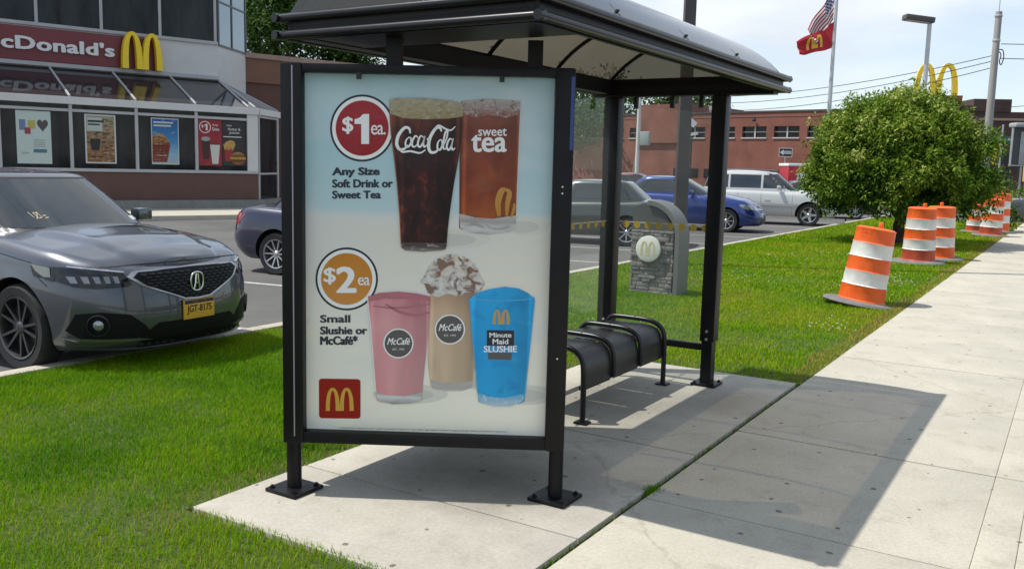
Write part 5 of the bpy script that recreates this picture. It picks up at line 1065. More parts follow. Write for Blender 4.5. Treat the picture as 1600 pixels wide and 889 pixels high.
#@@CARS
# ------------------------------------------------------------------ vehicles
def lerp_tab(tab, x):
    if x <= tab[0][0]: return tab[0][1]
    for (a, va), (c, vc) in zip(tab[:-1], tab[1:]):
        if x <= c: t = (x-a)/(c-a); t = t*t*(3-2*t)*.5+t*.5; return va+(vc-va)*t
    return tab[-1][1]
def paint(name, col, metal=.35, rough=.32):
    return mat(name, col, rough=rough, metal=metal, coat=1.0)
CHROME = mat('chrome', (.60, .61, .62), rough=.15, metal=1.0); SATIN = mat('satin_trim', (.22, .22, .23), rough=.3, metal=.9); HLENS = mat('headlight_lens', (.36, .39, .42), rough=.06, metal=.6, coat=1.0, var=.5, vscale=22); HDARK = mat('headlight_dark', (.012, .013, .016), rough=.06, spec=.5)
TAILR = mat('tail_red', (.36, .012, .014), rough=.12, coat=1.0); AMBER = mat('amber_lens', (.42, .16, .03), rough=.15, coat=1.0); PLATEY = mat('plate_yellow', (.62, .34, .03), rough=.5); PLATEN = mat('plate_navy', (.02, .025, .06), rough=.5)
def shell(mb, bvh, pts, axis, off=.004, thick=.012, cell=.06, mi=0):
    """a thin cover cut to the outline pts and laid on the body surface; axis 'x+','x-','y+','y-','z+' is the side it is seen from"""
    bm = bmesh.new(); a = axis[0]; sgn = 1 if axis[1] == '+' else -1
    vs = [bm.verts.new((p[0], p[1], 0)) for p in pts]; bm.faces.new(vs)
    for k in (0, 1):
        lo = min(p[k] for p in pts); hi = max(p[k] for p in pts); q = lo+cell
        while q < hi-.004:
            no = Vector((1, 0, 0)) if k == 0 else Vector((0, 1, 0)); bmesh.ops.bisect_plane(bm, geom=bm.verts[:]+bm.edges[:]+bm.faces[:], plane_co=no*q, plane_no=no); q += cell
    bmesh.ops.triangulate(bm, faces=[f for f in bm.faces if len(f.verts) > 4])
    pos = {}; nrm = {}; miss = []
    for v in bm.verts:
        if a == 'x': o, d = Vector((sgn*6, v.co.x, v.co.y)), Vector((-sgn, 0, 0))
        elif a == 'y': o, d = Vector((v.co.x, sgn*6, v.co.y)), Vector((0, -sgn, 0))
        else: o, d = Vector((v.co.x, v.co.y, 6)), Vector((0, 0, -1))
        h, n, i, dist = bvh.ray_cast(o, d)
        if h is None: miss.append((v, o, d)); continue
        if n.dot(d) > 0: n = -n
        pos[v] = h; nrm[v] = n
    if pos:
        md = sum((p-Vector((0, 0, 0))).dot(Vector((1, 0, 0)) if a == 'x' else (Vector((0, 1, 0)) if a == 'y' else Vector((0, 0, 1)))) for p in pos.values())/len(pos)
        for v, o, d in miss:
            k = {'x': 0, 'y': 1, 'z': 2}[a]; p = o.copy(); p[k] = md; h, n, i, dist = bvh.find_nearest(p)
            if n.dot(d) > 0: n = -n
            pos[v] = h; nrm[v] = n
        mp = {v: mb.bm.verts.new(pos[v]+nrm[v]*off) for v in bm.verts}; lo = {}
        for f in bm.faces:
            try: nf = mb.bm.faces.new([mp[v] for v in f.verts]); nf.material_index = mi
            except ValueError: pass
        for e in bm.edges:
            if len(e.link_faces) == 1:
                for v in e.verts:
                    if v not in lo: lo[v] = mb.bm.verts.new(pos[v]-nrm[v]*(thick-off))
                x, y = e.verts
                try: mb.bm.faces.new((mp[x], mp[y], lo[y], lo[x])).material_index = mi
                except ValueError: pass
    bm.free()
def super_arc(n, m, e):
    return [(abs(math.cos(a))**(2/e), abs(math.sin(a))**(2/e)) for a in [math.pi/2*i/n for i in range(n+1)]]
def car_body(P, pm_):
    hw = P['W']/2; xf = P['wb']/2+P['fo']; xr = -(P['wb']/2+P['ro']); Lf, Lr = P.get('Lf', .85), P.get('Lr', .7); ef, er = P.get('ef', 2.9), P.get('er', 3.4)
    st = []
    for c, s in super_arc(16, 0, er): st.append((xr+Lr*(1-c), hw*s))
    n = 30; x0, x1 = xr+Lr, xf-Lf
    for i in range(1, n): st.append((x0+(x1-x0)*i/n, hw))
    for c, s in reversed(super_arc(22, 0, ef)): st.append((xf-Lf*(1-c), hw*s))
    N = len(st); nor = []
    for i in range(N):
        a = st[max(i-1, 0)]; c = st[min(i+1, N-1)]; d = Vector((c[0]-a[0], c[1]-a[1])); d.normalize(); nor.append(Vector((-d.y, d.x)))
    nor[0] = Vector((-1, 0)); nor[-1] = Vector((1, 0))
    FRP, RRP, SDP = P['front'], P['rear'], P['side']; ws = sorted({round(w, 3) for w in [0, .06, .12, .2, .28, .36, .44, .52, .6, .68, .76, .83, .89, .94, .975, 1.0]})
    bm = bmesh.new(); tx = lambda x: (x-xr)/(xf-xr)
    rings = []
    def surf(i, w):
        X, Y = st[i]; nx = nor[i]; f = max(nx.x, 0)**1.2; rr = max(-nx.x, 0)**1.2
        ins = lerp_tab(SDP, w)*(1-f-rr)+lerp_tab(FRP, w)*f+lerp_tab(RRP, w)*rr
        zb, zs = lerp_tab(P['zbot'], tx(X)), lerp_tab(P['zsh'], tx(X)); return Vector((X-nx.x*ins, max(0, Y-nx.y*ins) if 0 < i < N-1 else 0, zb+(zs-zb)*w))
    grid = [[surf(i, w) for w in ws] for i in range(N)]
    vl = [[bm.verts.new(p) for p in col] for col in grid]; vr = [[bm.verts.new((p.x, -p.y, p.z)) for p in col] for col in grid]
    K = P.get('K', 20)
    for side, V in ((1, vl), (-1, vr)):
        for i in range(N-1):
            for k in range(len(ws)-1):
                q = (V[i][k], V[i+1][k], V[i+1][k+1], V[i][k+1]); bm.faces.new(q if side < 0 else q[::-1])
    crz = P.get('crease')
    top = []
    for i in range(N):
        p = grid[i][-1]; row = [vl[i][-1]]
        for k in range(1, K):
            f = 1-2*k/K; y = p.y*f; z = p.z+lerp_tab(P['crown'], tx(p.x))*(1-f*f)
            if crz: z += crz(p.x, y, p.y)
            row.append(bm.verts.new((p.x, y, z)))
        row.append(vr[i][-1]); top.append(row)
    for i in range(N-1):
        for k in range(K): bm.faces.new((top[i][k], top[i+1][k], top[i+1][k+1], top[i][k+1])[::-1])
    for i in range(N-1): bm.faces.new((vl[i][0], vr[i][0], vr[i+1][0], vl[i+1][0]))
    bmesh.ops.remove_doubles(bm, verts=bm.verts[:], dist=.0008); bmesh.ops.dissolve_degenerate(bm, edges=bm.edges[:], dist=.0005)
    bmesh.ops.recalc_face_normals(bm, faces=bm.faces[:])
    me = bpy.data.meshes.new('body'); bm.to_mesh(me); bm.free(); me.materials.append(pm_); me.materials.append(DARK)
    o = bpy.data.objects.new('body', me); COL.objects.link(o)
    c = MB(); c.mi = 1; rc = P['r']+P.get('arch', .05)
    for ax_ in (P['wb']/2, -P['wb']/2):
        for s in (-1, 1): c.lathe([(rc, -.17), (rc, .17)], n=40, M=Matrix.Translation((ax_, s*(hw-.10), P['r']+.012)) @ Matrix.Rotation(R(90), 4, 'X'))
    cut = c.build('cutter', [pm_, DARK], None, 0)
    md = o.modifiers.new('cut', 'BOOLEAN'); md.object = cut; md.operation = 'DIFFERENCE'; md.solver = 'EXACT'
    bpy.context.view_layer.update(); dg = bpy.context.evaluated_depsgraph_get(); m2 = bpy.data.meshes.new_from_object(o.evaluated_get(dg)); o.modifiers.clear(); o.data = m2
    bpy.data.objects.remove(cut); smoothen(m2, 38)
    b2 = BVHTree.FromPolygons([v.co.copy() for v in m2.vertices], [tuple(p.vertices) for p in m2.polygons])
    return o, b2, xf, xr
def car_cabin(P, xf, xr, pm_):
    zb, zr = P['zb'], P['zr']; e = P.get('ce', 4.2); bm = bmesh.new(); rings = []; nl = 9; M = 64
    def plan(s, fac=1.0, z=None):
        xw = P['xw0']+(P['xw1']-P['xw0'])*s; xb = P['xb0']+(P['xb1']-P['xb0'])*s; hy = P['yb']+(P['yt']-P['yb'])*s**1.25
        c = (xw+xb)/2; ax_ = (xw-xb)/2*fac+(fac-1)*0; hy *= fac; zz = zb+(zr-zb)*s if z is None else z; out = []
        for k in range(M):
            a = 2*math.pi*k/M; ca, sa = math.cos(a), math.sin(a); out.append((c+ax_*math.copysign(abs(ca)**(2/e), ca), hy*math.copysign(abs(sa)**(2/e), sa), zz))
        return out
    for i in range(nl): rings.append(plan(i/(nl-1)*.965))
    cr = P.get('rcrown', .05)
    for f in (.965, .90, .78, .6, .4, .2): rings.append(plan(1.0, f, zr+cr*(1-f*f)*.9+.002))
    V = [[bm.verts.new(p) for p in r] for r in rings]
    for a, c in zip(V[:-1], V[1:]):
        for k in range(M): bm.faces.new((a[k], a[(k+1) % M], c[(k+1) % M], c[k]))
    bm.faces.new(V[-1]); bm.faces.new(V[0][::-1]); bmesh.ops.recalc_face_normals(bm, faces=bm.faces[:])
    me = bpy.data.meshes.new('cabin'); bm.to_mesh(me); bm.free(); me.materials.append(pm_); smoothen(me, 40); o = bpy.data.objects.new('cabin', me); COL.objects.link(o)
    return o, BVHTree.FromPolygons([v.co.copy() for v in me.vertices], [tuple(p.vertices) for p in me.polygons])
def make_wheel(parent, x, y, r, side, rim_m, spokes, rr=.70, style='plain', width=.215):
    M = Matrix.Translation((x, y, r)) @ Matrix.Rotation(R(-90*side), 4, 'X'); w = width/2; R0 = r*rr
    b = MB(); b.lathe([(R0, -w*.95), (r*.93, -w), (r*.985, -w*.8), (r, -w*.4), (r, w*.4), (r*.985, w*.8), (r*.93, w), (R0*1.01, w*.93), (R0, w*.9), (R0*.97, -w*.9)], n=48, M=M, cap=False); wh = b.build('wheel', RUBBER, parent, 40)
    b = MB(); b.lathe([(R0*1.0, w*.86), (R0*.985, w*.98), (R0*.93, w*.93), (R0*.90, w*.70), (R0*.88, -w*.6)], n=48, M=M, cap=False); 
    b.lathe([(0, w*.90), (R0*.13, w*.88), (R0*.20, w*.74), (R0*.21, w*.3)], n=24, M=M, cap=False)
    for k in range(spokes):
        a = 2*math.pi*k/spokes
        for da in ((-.17, .17) if style == 'twin' else (0,)):
            hw_ = (R0*.038 if style == 'twin' else R0*(.62 if spokes == 5 else .36)/spokes*2.4*.5); S = M @ Matrix.Rotation(a, 4, 'Z')
            x0, x1 = R0*.15, R0*.935; y0, y1 = da*R0*.25, da*R0*1.35
            pts = [(x0, y0-hw_*1.25, w*.72), (x0, y0+hw_*1.25, w*.72), (x1, y1+hw_*.9, w*.90), (x1, y1-hw_*.9, w*.90)]; lo = [(p[0], p[1]*1.0, p[2]-.035) for p in pts]
            b.raw(pts+lo, [(0, 1, 2, 3), (4, 7, 6, 5), (0, 4, 5, 1), (1, 5, 6, 2), (2, 6, 7, 3), (3, 7, 4, 0)], S)
    b.build('rim', rim_m, wh, 30)
    b = MB(); b.lathe([(0, .0), (R0*.9, .0)], n=32, M=M, cap=False); b.lathe([(0, w*.35), (R0*.62, w*.35), (R0*.62, w*.25)], n=28, M=M, cap=False); b.build('brake_disc', mat('brake_dark', (.05, .05, .052), rough=.5, metal=.5), wh, 30)
SEDAN = dict(L=4.55, W=1.77, wb=2.62, fo=.90, ro=1.03, r=.318, zsh=[(0, .93), (.12, 1.00), (.3, .97), (.6, .93), (.72, .91), (.86, .84), (.95, .75), (1, .68)], zbot=[(0, .34), (.12, .22), (.85, .19), (1, .20)], crown=[(0, .03), (.2, .05), (.7, .08), (.9, .06), (1, .03)],
    front=[(0, .10), (.1, .03), (.3, 0), (.5, .005), (.72, .05), (.9, .12), (1, .22)], rear=[(0, .12), (.15, .03), (.35, 0), (.6, .03), (.85, .07), (.95, .11), (1, .17)], side=[(0, .09), (.1, .03), (.3, .005), (.55, .0), (.72, .012), (.88, .035), (.96, .065), (1, .10)],
    zb=.86, zr=1.40, yb=.775, yt=.565, xw0=1.02, xw1=.18, xb0=-1.86, xb1=-1.22)
def make_car(label, loc, heading, P, col, rim=None, spokes=8, group='vehicles parked on the lot', cat='sedan', name='sedan', style='plain', feats='basic', metal=.35, wheels=True):
    """heading: direction the nose points, as degrees clockwise from the pavement direction"""
    t = thing(name, label, cat, loc, rz=R(90-heading), group=group)
    PM = paint(name+'_paint_%d' % (abs(hash(label)) % 9999), col, metal) if False else paint('paint_'+label.replace(' ', '_')[:40], col, metal)
    body, bv, xf, xr = car_body(P, PM); body.parent = t; cabin, cv = car_cabin(P, xf, xr, PM); cabin.parent = t; cabin.name = 'roof'
    hw = P['W']/2; zb, zr = P['zb'], P['zr']; zw = lambda s: zb+(zr-zb)*s
    rimm = rim or mat('rim_silver', (.48, .49, .50), rough=.3, metal=.85)
    if wheels:
        for ax_ in (P['wb']/2, -P['wb']/2):
            for s in (-1, 1): make_wheel(t, ax_, s*(hw-.125), P['r'], s, rimm, spokes, style=style, rr=P.get('rr', .70))
    # glazing
    s0, s1 = P.get('glass0', .24), P.get('glass1', .93); cxw = lambda s: P['xw0']+(P['xw1']-P['xw0'])*s; cxb = lambda s: P['xb0']+(P['xb1']-P['xb0'])*s; hy = lambda s: P['yb']+(P['yt']-P['yb'])*s**1.25
    b = MB(); shell(b, cv, [(-hy(s0)*.88, zw(s0)), (hy(s0)*.88, zw(s0)), (hy(s1)*.87, zw(s1)), (-hy(s1)*.87, zw(s1))], 'x+', cell=.07); b.build('windshield', CARGLASS, t, 60)
    b = MB(); shell(b, cv, [(-hy(s0)*.93, zw(s0-.05)), (hy(s0)*.93, zw(s0-.05)), (hy(s1)*.92, zw(s1+.03)), (-hy(s1)*.92, zw(s1+.03))], 'x+', off=.0018, thick=.003, cell=.07); b.build('windshield_seal', DARK, t, 60)
    b = MB(); shell(b, cv, [(-hy(s0)*.80, zw(s0+.05)), (hy(s0)*.80, zw(s0+.05)), (hy(s1)*.82, zw(s1)), (-hy(s1)*.82, zw(s1))], 'x-', cell=.07); b.build('rear_window', CARGLASS, t, 60)
    bp_ = P.get('bpil', [.0])
    edges = [None]+bp_+[None]
    for sd in ('y+', 'y-'):
        for k in range(len(edges)-1):
            A = edges[k]; B = edges[k+1]; sl = s0+.05; sh_ = s1-.03
            xl0 = cxb(sl)+.22 if A is None else A+.035; xl1 = cxb(sh_)+.20 if A is None else A+.035; xr0 = cxw(sl)-.24 if B is None else B-.035; xr1 = cxw(sh_)-.20 if B is None else B-.035
            b = MB(); shell(b, cv, [(xl0, zw(sl)), (xr0, zw(sl)), (xr1, zw(sh_)), (xl1, zw(sh_))], sd, cell=.09); b.build('side_window', CARGLASS, t, 60)
    # door seams, handles, mirrors
    for sd, sy in (('y+', 1), ('y-', -1)):
        b = MB()
        for x in [P['xw0']-.30]+bp_[-1:]+[-P['wb']/2+.42]: shell(b, bv, [(x-.004, .34), (x+.004, .34), (x+.004, lerp_tab(P['zsh'], .5)-.06), (x-.004, lerp_tab(P['zsh'], .5)-.06)], sd, off=.0012, thick=.003)
        b.build('door_seam', DARK, t, 0)
        for x in (bp_[-1]+.12, -P['wb']/2+.55):
            b = MB(); shell(b, bv, [(x, .80), (x+.17, .80), (x+.17, .83), (x, .83)], sd, off=.018, thick=.02); b.build('door_handle', PM, t)
        M = Matrix.Translation((P['xw0']-.74, sy*(hw-.005), zw(.33))) @ Matrix.Rotation(R(12*sy), 4, 'Z'); b = MB(); b.box(-.055, .06, -.10, .10, -.062, .062, bev=.035, M=M); b.box(-.02, .03, -.16*sy-.03, -.16*sy+.06, -.05, -.02, M=M); b.build('door_mirror', PM, t)
    if feats == 'basic':
        for s in (1, -1):
            b = MB(); q = [(.40, .66), (.74, .74), (.84, .76), (.80, .64), (.55, .58)]; shell(b, bv, [(s*y*hw/.885, z*P.get('zf', 1)) for y, z in q], 'x+', off=.005); shell(b, bv, [(xf-.62, .74*P.get('zf', 1)), (xf-.30, .70*P.get('zf', 1)), (xf-.34, .60*P.get('zf', 1)), (xf-.50, .66*P.get('zf', 1))], 'y+' if s > 0 else 'y-', off=.004); b.build('headlight', HLENS, t, 50)
            zf = P.get('zt', 1); b = MB(); shell(b, bv, [(s*.50*hw/.885, .80*zf), (s*.84*hw/.885, .74*zf), (s*.84*hw/.885, .90*zf), (s*.52*hw/.885, .91*zf)], 'x-', off=.006); shell(b, bv, [(xr+.08, .76*zf), (xr+.34, .83*zf), (xr+.40, .90*zf), (xr+.10, .905*zf)], 'y+' if s > 0 else 'y-', off=.006); b.build('taillight', TAILR, t, 50)
        b = MB(); shell(b, bv, [(-.38, .56), (.38, .56), (.42, .63), (-.42, .63)], 'x+'); shell(b, bv, [(-.50, .26), (.50, .26), (.42, .40), (-.42, .40)], 'x+'); b.build('grille', DARK, t, 0)
        b = MB(); shell(b, bv, [(-.16, .62), (.16, .62), (.16, .77), (-.16, .77)], 'x-', off=.012); b.build('licence_plate', mat('plate_pale', (.55, .50, .38), rough=.5), t, 0)
        b = MB(); shell(b, bv, [(-hw*.8, .235), (hw*.8, .235), (hw*.8, .32), (-hw*.8, .32)], 'x-', off=.003); shell(b, bv, [(-hw*.8, .20), (hw*.8, .20), (hw*.8, .25), (-hw*.8, .25)], 'x+', off=.003); b.build('bumper_trim', DARK, t, 0)
    return t, bv, cv, xf, xr, PM
# --- the grey sedan in front
AP = dict(SEDAN); AP.update(W=1.87, wb=2.775, fo=.98, ro=1.08, r=.342, rr=.73, Lf=1.0, ef=2.75, arch=.045,
    zsh=[(0, 1.0), (.12, 1.06), (.3, 1.04), (.6, 1.02), (.735, 1.01), (.86, .955), (.94, .895), (1, .835)], zbot=[(0, .34), (.12, .22), (.85, .19), (1, .20)], crown=[(0, .03), (.2, .05), (.70, .085), (.85, .07), (.95, .05), (1, .025)],
    front=[(0, .10), (.07, .035), (.2, .012), (.38, 0), (.55, .006), (.72, .026), (.86, .048), (.95, .085), (1, .16)], side=[(0, .10), (.1, .035), (.3, .012), (.5, .0), (.66, .004), (.80, .030), (.9, .040), (.96, .07), (1, .115)],
    zb=.94, zr=1.50, yb=.815, yt=.60, xw0=1.28, xw1=.34, xb0=-1.95, xb1=-1.2, K=36, rcrown=.06)
def crease(x, y, hy):
    if x < 1.0: return 0
    t = min(1, max(0, (2.35-x)/1.15)); yc = .36+.20*t; u = abs(y); f = min(1, max(0, (x-1.0)/.2))*min(1, max(0, (2.36-x)/.25))
    s = 1/(1+math.exp((u-yc)/.012)); s2 = 1/(1+math.exp((u-(yc-.13*t-.02))/.03)); return f*(.020*s-.010*s2*t)
AP['crease'] = crease
ACX, ACY, ACH = -8.33, 4.62, 87.0
t, bv, cv, xf, xr, PM = make_car('dark grey sedan parked nose to the lawn at the left edge of the photo', (ACX, ACY, LOTZ+.03), ACH, AP, (.072, .078, .096), rim=mat('rim_dark', (.10, .10, .105), rough=.3, metal=.8), spokes=5, style='twin', feats='hero', metal=.55)
zg = lambda y: 0
gp = [(-.55, .772), (-.50, .806), (0, .812), (.50, .806), (.55, .772), (.46, .70), (.13, .57), (0, .563), (-.13, .57), (-.46, .70)]
sc = lambda pts, k: [(p[0]*k, .685+(p[1]-.685)*k) for p in pts]
b = MB(); shell(b, bv, sc(gp, 1.0), 'x+', off=.012, thick=.03); b.build('grille_surround', mat('bright_satin', (.42, .42, .43), rough=.25, metal=.9), t, 40)
b = MB(); shell(b, bv, sc(gp, .925), 'x+', off=.0155, thick=.01); gr = b.build('grille', mat('grille_black', (.004, .004, .005), rough=.6, spec=.2), t, 40)
b = MB()
def inside(p, poly_):
    c = False
    for i in range(len(poly_)):
        a, d = poly_[i], poly_[i-1]
        if (a[1] > p[1]) != (d[1] > p[1]) and p[0] < (d[0]-a[0])*(p[1]-a[1])/(d[1]-a[1])+a[0]: c = not c
    return c
row = 0; z = .585
gi = sc(gp, .88)
while z < .785:
    y = -.53+(.032 if row % 2 else 0)
    while y < .53:
        if inside((y-.02, z), gi) and inside((y+.02, z), gi) and math.hypot(y/.075, (z-.70)/.085) > 1.05: shell(b, bv, [(y-.024, z-.003), (y, z-.008), (y+.024, z-.003), (y+.02, z+.004), (y, z+.0015), (y-.02, z+.004)], 'x+', off=.021, thick=.006, cell=.05)
        y += .064
    z += .0215; row += 1
b.build('grille_mesh', mat('mesh_gloss', (.035, .035, .04), rough=.5, spec=.2), gr, 40)
hx = None
def front_x(y, z): h, n, i, d = bv.ray_cast(Vector((6, y, z)), Vector((-1, 0, 0))); return h, n
h, n = front_x(0, .70); E = Matrix.Translation(h+Vector((.024, 0, 0))) @ Matrix(((0, 0, 1, 0), (1, 0, 0, 0), (0, 1, 0, 0), (0, 0, 0, 1))) @ Matrix.Rotation(0, 4, 'X')
b = MB(); ell = [(.062*math.copysign(abs(math.cos(a))**.8, math.cos(a)), .074*math.copysign(abs(math.sin(a))**.8, math.sin(a)), .004) for a in [2*math.pi*i/32 for i in range(32)]]
b.tube([E @ Vector(p) for p in ell], .0085, n=8, closed=True)
for s in (-1, 1): b.tube([E @ Vector(p) for p in ((s*.030, -.062, .004), (s*.014, -.01, .006), (s*.008, .064, .004))], .007, n=6)
b.tube([E @ Vector(p) for p in ((-.020, -.012, .004), (.020, -.012, .004))], .005, n=6); b.build('emblem', CHROME, gr, 50)
for s, sd in ((1, 'y+'), (-1, 'y-')):
    b = MB(); q = [(.525, .715), (.56, .700), (.74, .688), (.82, .70), (.905, .765), (.895, .845), (.82, .842), (.66, .820), (.565, .805)]; shell(b, bv, [(s*y, z) for y, z in q], 'x+', off=.006, thick=.02, cell=.045); shell(b, bv, [(xf-.80, .862), (xf-.55, .835), (xf-.55, .735), (xf-.62, .745), (xf-.74, .80)], sd, off=.0055, thick=.02, cell=.045); hl = b.build('headlight', HDARK, t, 50)
    b = MB(); shell(b, bv, [(xf-.79, .858), (xf-.60, .838), (xf-.58, .765), (xf-.64, .765), (xf-.73, .805)], sd, off=.010, thick=.004); b.build('reflector', mat('hl_bright', (.20, .19, .17), rough=.12, metal=.6, coat=1.0), hl, 50)
    for k in range(5):
        y = .60+.050*k; b = MB(); shell(b, bv, [(s*y, .728), (s*(y+.026), .728), (s*(y+.034), .778), (s*(y+.004), .778)], 'x+', off=.011, thick=.004); b.build('led_lens', mat('led_glass', (.20, .21, .23), rough=.10, metal=.5), hl, 50)
    b = MB(); shell(b, bv, [(s*.55, .800), (s*.56, .812), (s*.82, .852), (s*.82, .843)], 'x+', off=.009, thick=.006); b.build('light_strip', CHROME, hl, 0)
    b = MB(); shell(b, bv, [(s*.38, .30), (s*.80, .305), (s*.855, .37), (s*.83, .50), (s*.72, .515), (s*.56, .49), (s*.46, .40)], 'x+', off=.004, thick=.01); fg = b.build('fog_recess', mat('grille_black', (.004, .004, .005)), t, 0)
    h, n = front_x(s*.735, .415); Mx = Matrix.Translation(h+n*.012) @ n.to_track_quat('Z', 'Y').to_matrix().to_4x4()
    b = MB(); b.lathe([(.082, -.02), (.084, .003), (.077, .005), (.074, -.004)], n=28, M=Mx, cap=False); b.build('fog_ring', mat('fog_trim', (.05, .05, .055), rough=.3, metal=.7), fg, 40)
    b = MB(); b.lathe([(0, .008), (.026, .005), (.038, -.004)], n=24, M=Mx, cap=False); b.build('fog_light', HLENS, fg, 60)
    b = MB(); shell(b, bv, [(s*.40, .285), (s*.82, .290), (s*.86, .312), (s*.50, .304)], 'x+', off=.012, thick=.02); b.build('splitter', SATIN, t, 0)
b = MB(); shell(b, bv, [(-.50, .235), (.50, .235), (.47, .33), (.36, .41), (-.36, .41), (-.47, .33)], 'x+', off=.004); b.build('lower_grille', mat('grille_black', (.004, .004, .005)), t, 0)
b = MB(); shell(b, bv, [(-.86, 0.838), (-.45, 0.848), (0, 0.852), (.45, 0.848), (.86, 0.838), (.86, 0.845), (.45, 0.856), (0, 0.861), (-.45, 0.856), (-.86, 0.845)], 'x+', off=.0022, thick=.004); b.build('bonnet_seam', DARK, t, 0)
for sd in ('y+', 'y-'): b = MB(); shell(b, bv, [(xf-.78, .80), (xf-.775, .806), (xf-.60, .70), (xf-.605, .694)], sd, off=.0015, thick=.003); shell(b, bv, [(xf-.80, .86), (xf-.79, .866), (xf-1.6, .965), (xf-1.6, .958)], sd, off=.0015, thick=.003); b.build('wing_seam', DARK, t, 0)
b = MB(); shell(b, bv, [(-.80, .195), (.80, .195), (.80, .228), (-.80, .228)], 'x+', off=.018, thick=.03); b.build('front_lip', mat('lip_black', (.012, .012, .013), rough=.25), t, 0)
h, n = front_x(0, .49); px = h.x+.016
b = MB(); b.box(px-.012, px, -.155, .155, .405, .562, bev=.004); pt_ = b.build('licence_plate', PLATEY, t)
def plate_text(mb, s, y0, y1, z0, z1, bold=.02): text_fit(mb, s, y0, y1, z0, z1, 0, bold, place=lambda q: (px+.0015, q[0], q[2]))
b = MB(); b.face([(px+.001, -.148, .527), (px+.001, .148, .527), (px+.001, .148, .557), (px+.001, -.148, .557)]); plate_text(b, 'JGT-8175', -.125, .125, .44, .515); b.build('plate_text', PLATEN, pt_, 0)
b = MB(); plate_text(b, 'NEW YORK', -.07, .07, .534, .550, .01); 
for v in b.bm.verts: v.co.x += .001
b.build('plate_text', PLATEY, pt_, 0)
b = MB(); b.tube(crom([(1.32, .62, 1.02), (1.30, .2, 1.075), (1.27, -.25, 1.06)], 6), .012, n=6); b.build('wiper', DARK, t)
b = MB(); shell(b, cv, [(.50, 1.10), (.60, 1.10), (.60, 1.135), (.50, 1.135)], 'x+', off=.0055, thick=.001); b.build('sticker', mat('sticker', (.5, .55, .53), rough=.5), t, 0)
b = MB()
for pts in [[(-.36+(p_[0]+.30)*-.55, 1.17+(p_[1]-1.18)*.6) for p_ in q_] for q_ in ([(-.18, 1.22), (-.20, 1.15)], [(-.24, 1.21), (-.30, 1.21), (-.31, 1.15), (-.26, 1.14), (-.24, 1.21)], [(-.22, 1.13), (-.31, 1.22)], [(-.34, 1.17), (-.40, 1.175)], [(-.35, 1.14), (-.41, 1.15)])]:
    for a_, c_ in zip(pts[:-1], pts[1:]): q = Vector((c_[1]-a_[1], a_[0]-c_[0])).normalized()*.0028; shell(b, cv, [(a_[0]+q.x, a_[1]+q.y), (a_[0]-q.x, a_[1]-q.y), (c_[0]-q.x, c_[1]-q.y), (c_[0]+q.x, c_[1]+q.y)], 'x+', off=.0055, thick=.001)
b.build('glass_marking', mat('window_paint', (.45, .36, .24), rough=.7), t, 0)
# --- the others
NAVY = dict(SEDAN)
h_ = R(90-82); rw = Vector((-10.14, 9.47)); dirv = Vector((math.cos(h_), math.sin(h_))); lf = Vector((-dirv.y, dirv.x)); c0 = rw+dirv*(NAVY['wb']/2)+lf*(NAVY['W']/2-.02)
make_car('navy blue sedan with red tail light half hidden behind the advert', (c0.x, c0.y, LOTZ), 82, NAVY, (.010, .012, .040), spokes=10, metal=.25)
DG = dict(SEDAN); DG.update(wb=2.70, ro=1.05, fo=.95, zr=1.42)
h_ = R(90-258); rw = Vector((-8.45, 18.2)); dirv = Vector((math.cos(h_), math.sin(h_))); lf = Vector((-dirv.y, dirv.x)); c0 = rw+dirv*(DG['wb']/2)-lf*(DG['W']/2-.02)
make_car('dark green grey sedan showing its rear and number plate behind the shelter glass', (c0.x, c0.y, LOTZ), 258, DG, (.030, .038, .036), spokes=8)
BL = dict(SEDAN); BL.update(W=1.80, wb=2.66, fo=.95, ro=.95, r=.33, zr=1.50, zb=.90, yt=.58, xw0=1.05, xw1=-.05, xb0=-2.05, xb1=-1.25, zsh=[(0, 1.0), (.3, 1.03), (.6, 1.0), (.74, .985), (.88, .90), (.96, .80), (1, .72)], zf=1.06)
make_car('blue car with clear headlights parked between the dark sedan and the silver vehicle', (-9.86, 25.35, LOTZ), 81, BL, (.006, .030, .18), spokes=8, metal=.4, cat='car', name='compact_car')
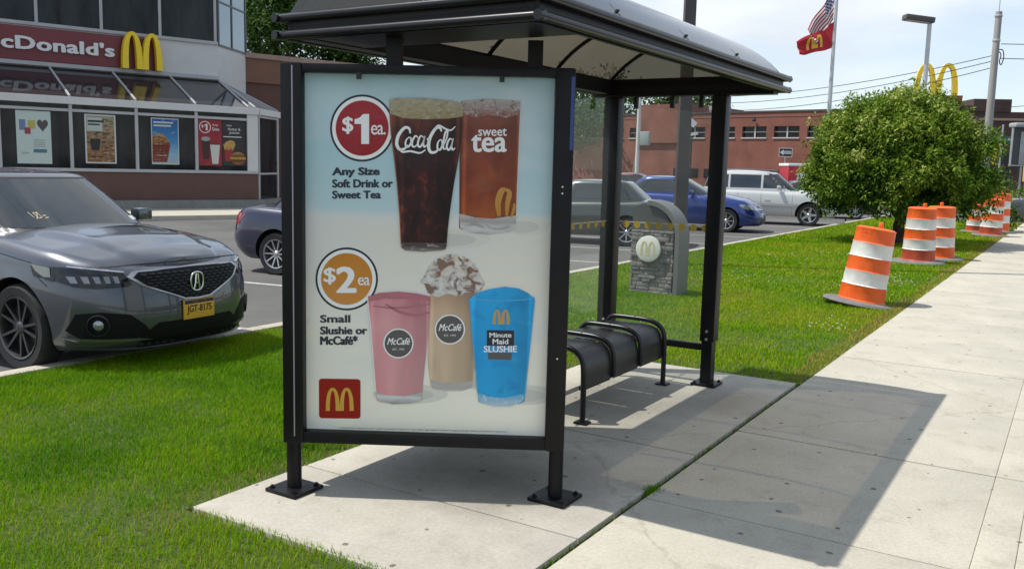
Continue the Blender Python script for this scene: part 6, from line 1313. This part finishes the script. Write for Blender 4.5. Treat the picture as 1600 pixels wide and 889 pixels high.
SV = dict(SEDAN); SV.update(W=1.82, wb=2.71, fo=.90, ro=1.02, r=.36, zr=1.70, zb=1.0, yb=.82, yt=.66, xw0=1.12, xw1=.26, rcrown=.08, xb0=-2.20, xb1=-1.98, bpil=[-1.25, -.18], Lr=.5, er=4.0,
    zsh=[(0, 1.08), (.3, 1.10), (.6, 1.08), (.74, 1.07), (.88, 1.02), (.96, .93), (1, .84)], zbot=[(0, .40), (.12, .30), (.85, .27), (1, .28)], rear=[(0, .10), (.15, .03), (.35, 0), (.6, .02), (.9, .04), (1, .08)], glass0=.22, glass1=.92, zf=1.18, zt=1.15, arch=.07)
h_ = R(90-78); fwv = Vector((-7.47, 30.05)); dirv = Vector((math.cos(h_), math.sin(h_))); lf = Vector((-dirv.y, dirv.x)); c0 = fwv-dirv*(SV['wb']/2)+lf*(SV['W']/2-.02)
st, sbv, scv, sxf, sxr, sPM = make_car('silver sport utility vehicle with roof rails parked left of the round tree', (c0.x, c0.y, LOTZ), 78, SV, (.50, .51, .50), spokes=5, metal=.25, cat='suv', name='sport_utility_vehicle')
for s in (-1, 1): b = MB(); b.tube(crom([(.2, s*.60, 1.72), (.1, s*.60, 1.775), (-.8, s*.60, 1.79), (-1.7, s*.60, 1.775), (-1.82, s*.60, 1.72)], 5), .018, n=6); b.build('roof_rail', SATIN, st)
for s, sd in ((1, 'y+'), (-1, 'y-')): b = MB(); shell(b, sbv, [(-1.0, .62), (1.0, .62), (1.0, .70), (-1.0, .70)], sd, off=.016, thick=.018, cell=.15); b.build('side_moulding', mat('moulding_silver', (.38, .385, .38), rough=.4), st, 40)
make_car('dark car mostly hidden behind the round tree trunk', (-8.7, 36.9, LOTZ), 80, dict(SEDAN), (.03, .03, .034), spokes=8)
make_car('dark sedan crossing at the far right edge of the pavement', (-1.05, 38.8, LOTZ), 272-8, dict(SEDAN), (.035, .037, .05), spokes=8, group='vehicles on the far side')
make_car('white sedan glimpsed far off through the shelter back glass', (-16.6, 29.5, LOTZ), 82, dict(SEDAN), (.62, .62, .60), spokes=8, group='vehicles on the far side')
make_car('maroon sedan roof showing over the blue car, seen through the end glass', (-17.2, 38.6, LOTZ), 82, dict(BL), (.10, .02, .022), spokes=8, group='vehicles on the far side', cat='car', name='compact_car')
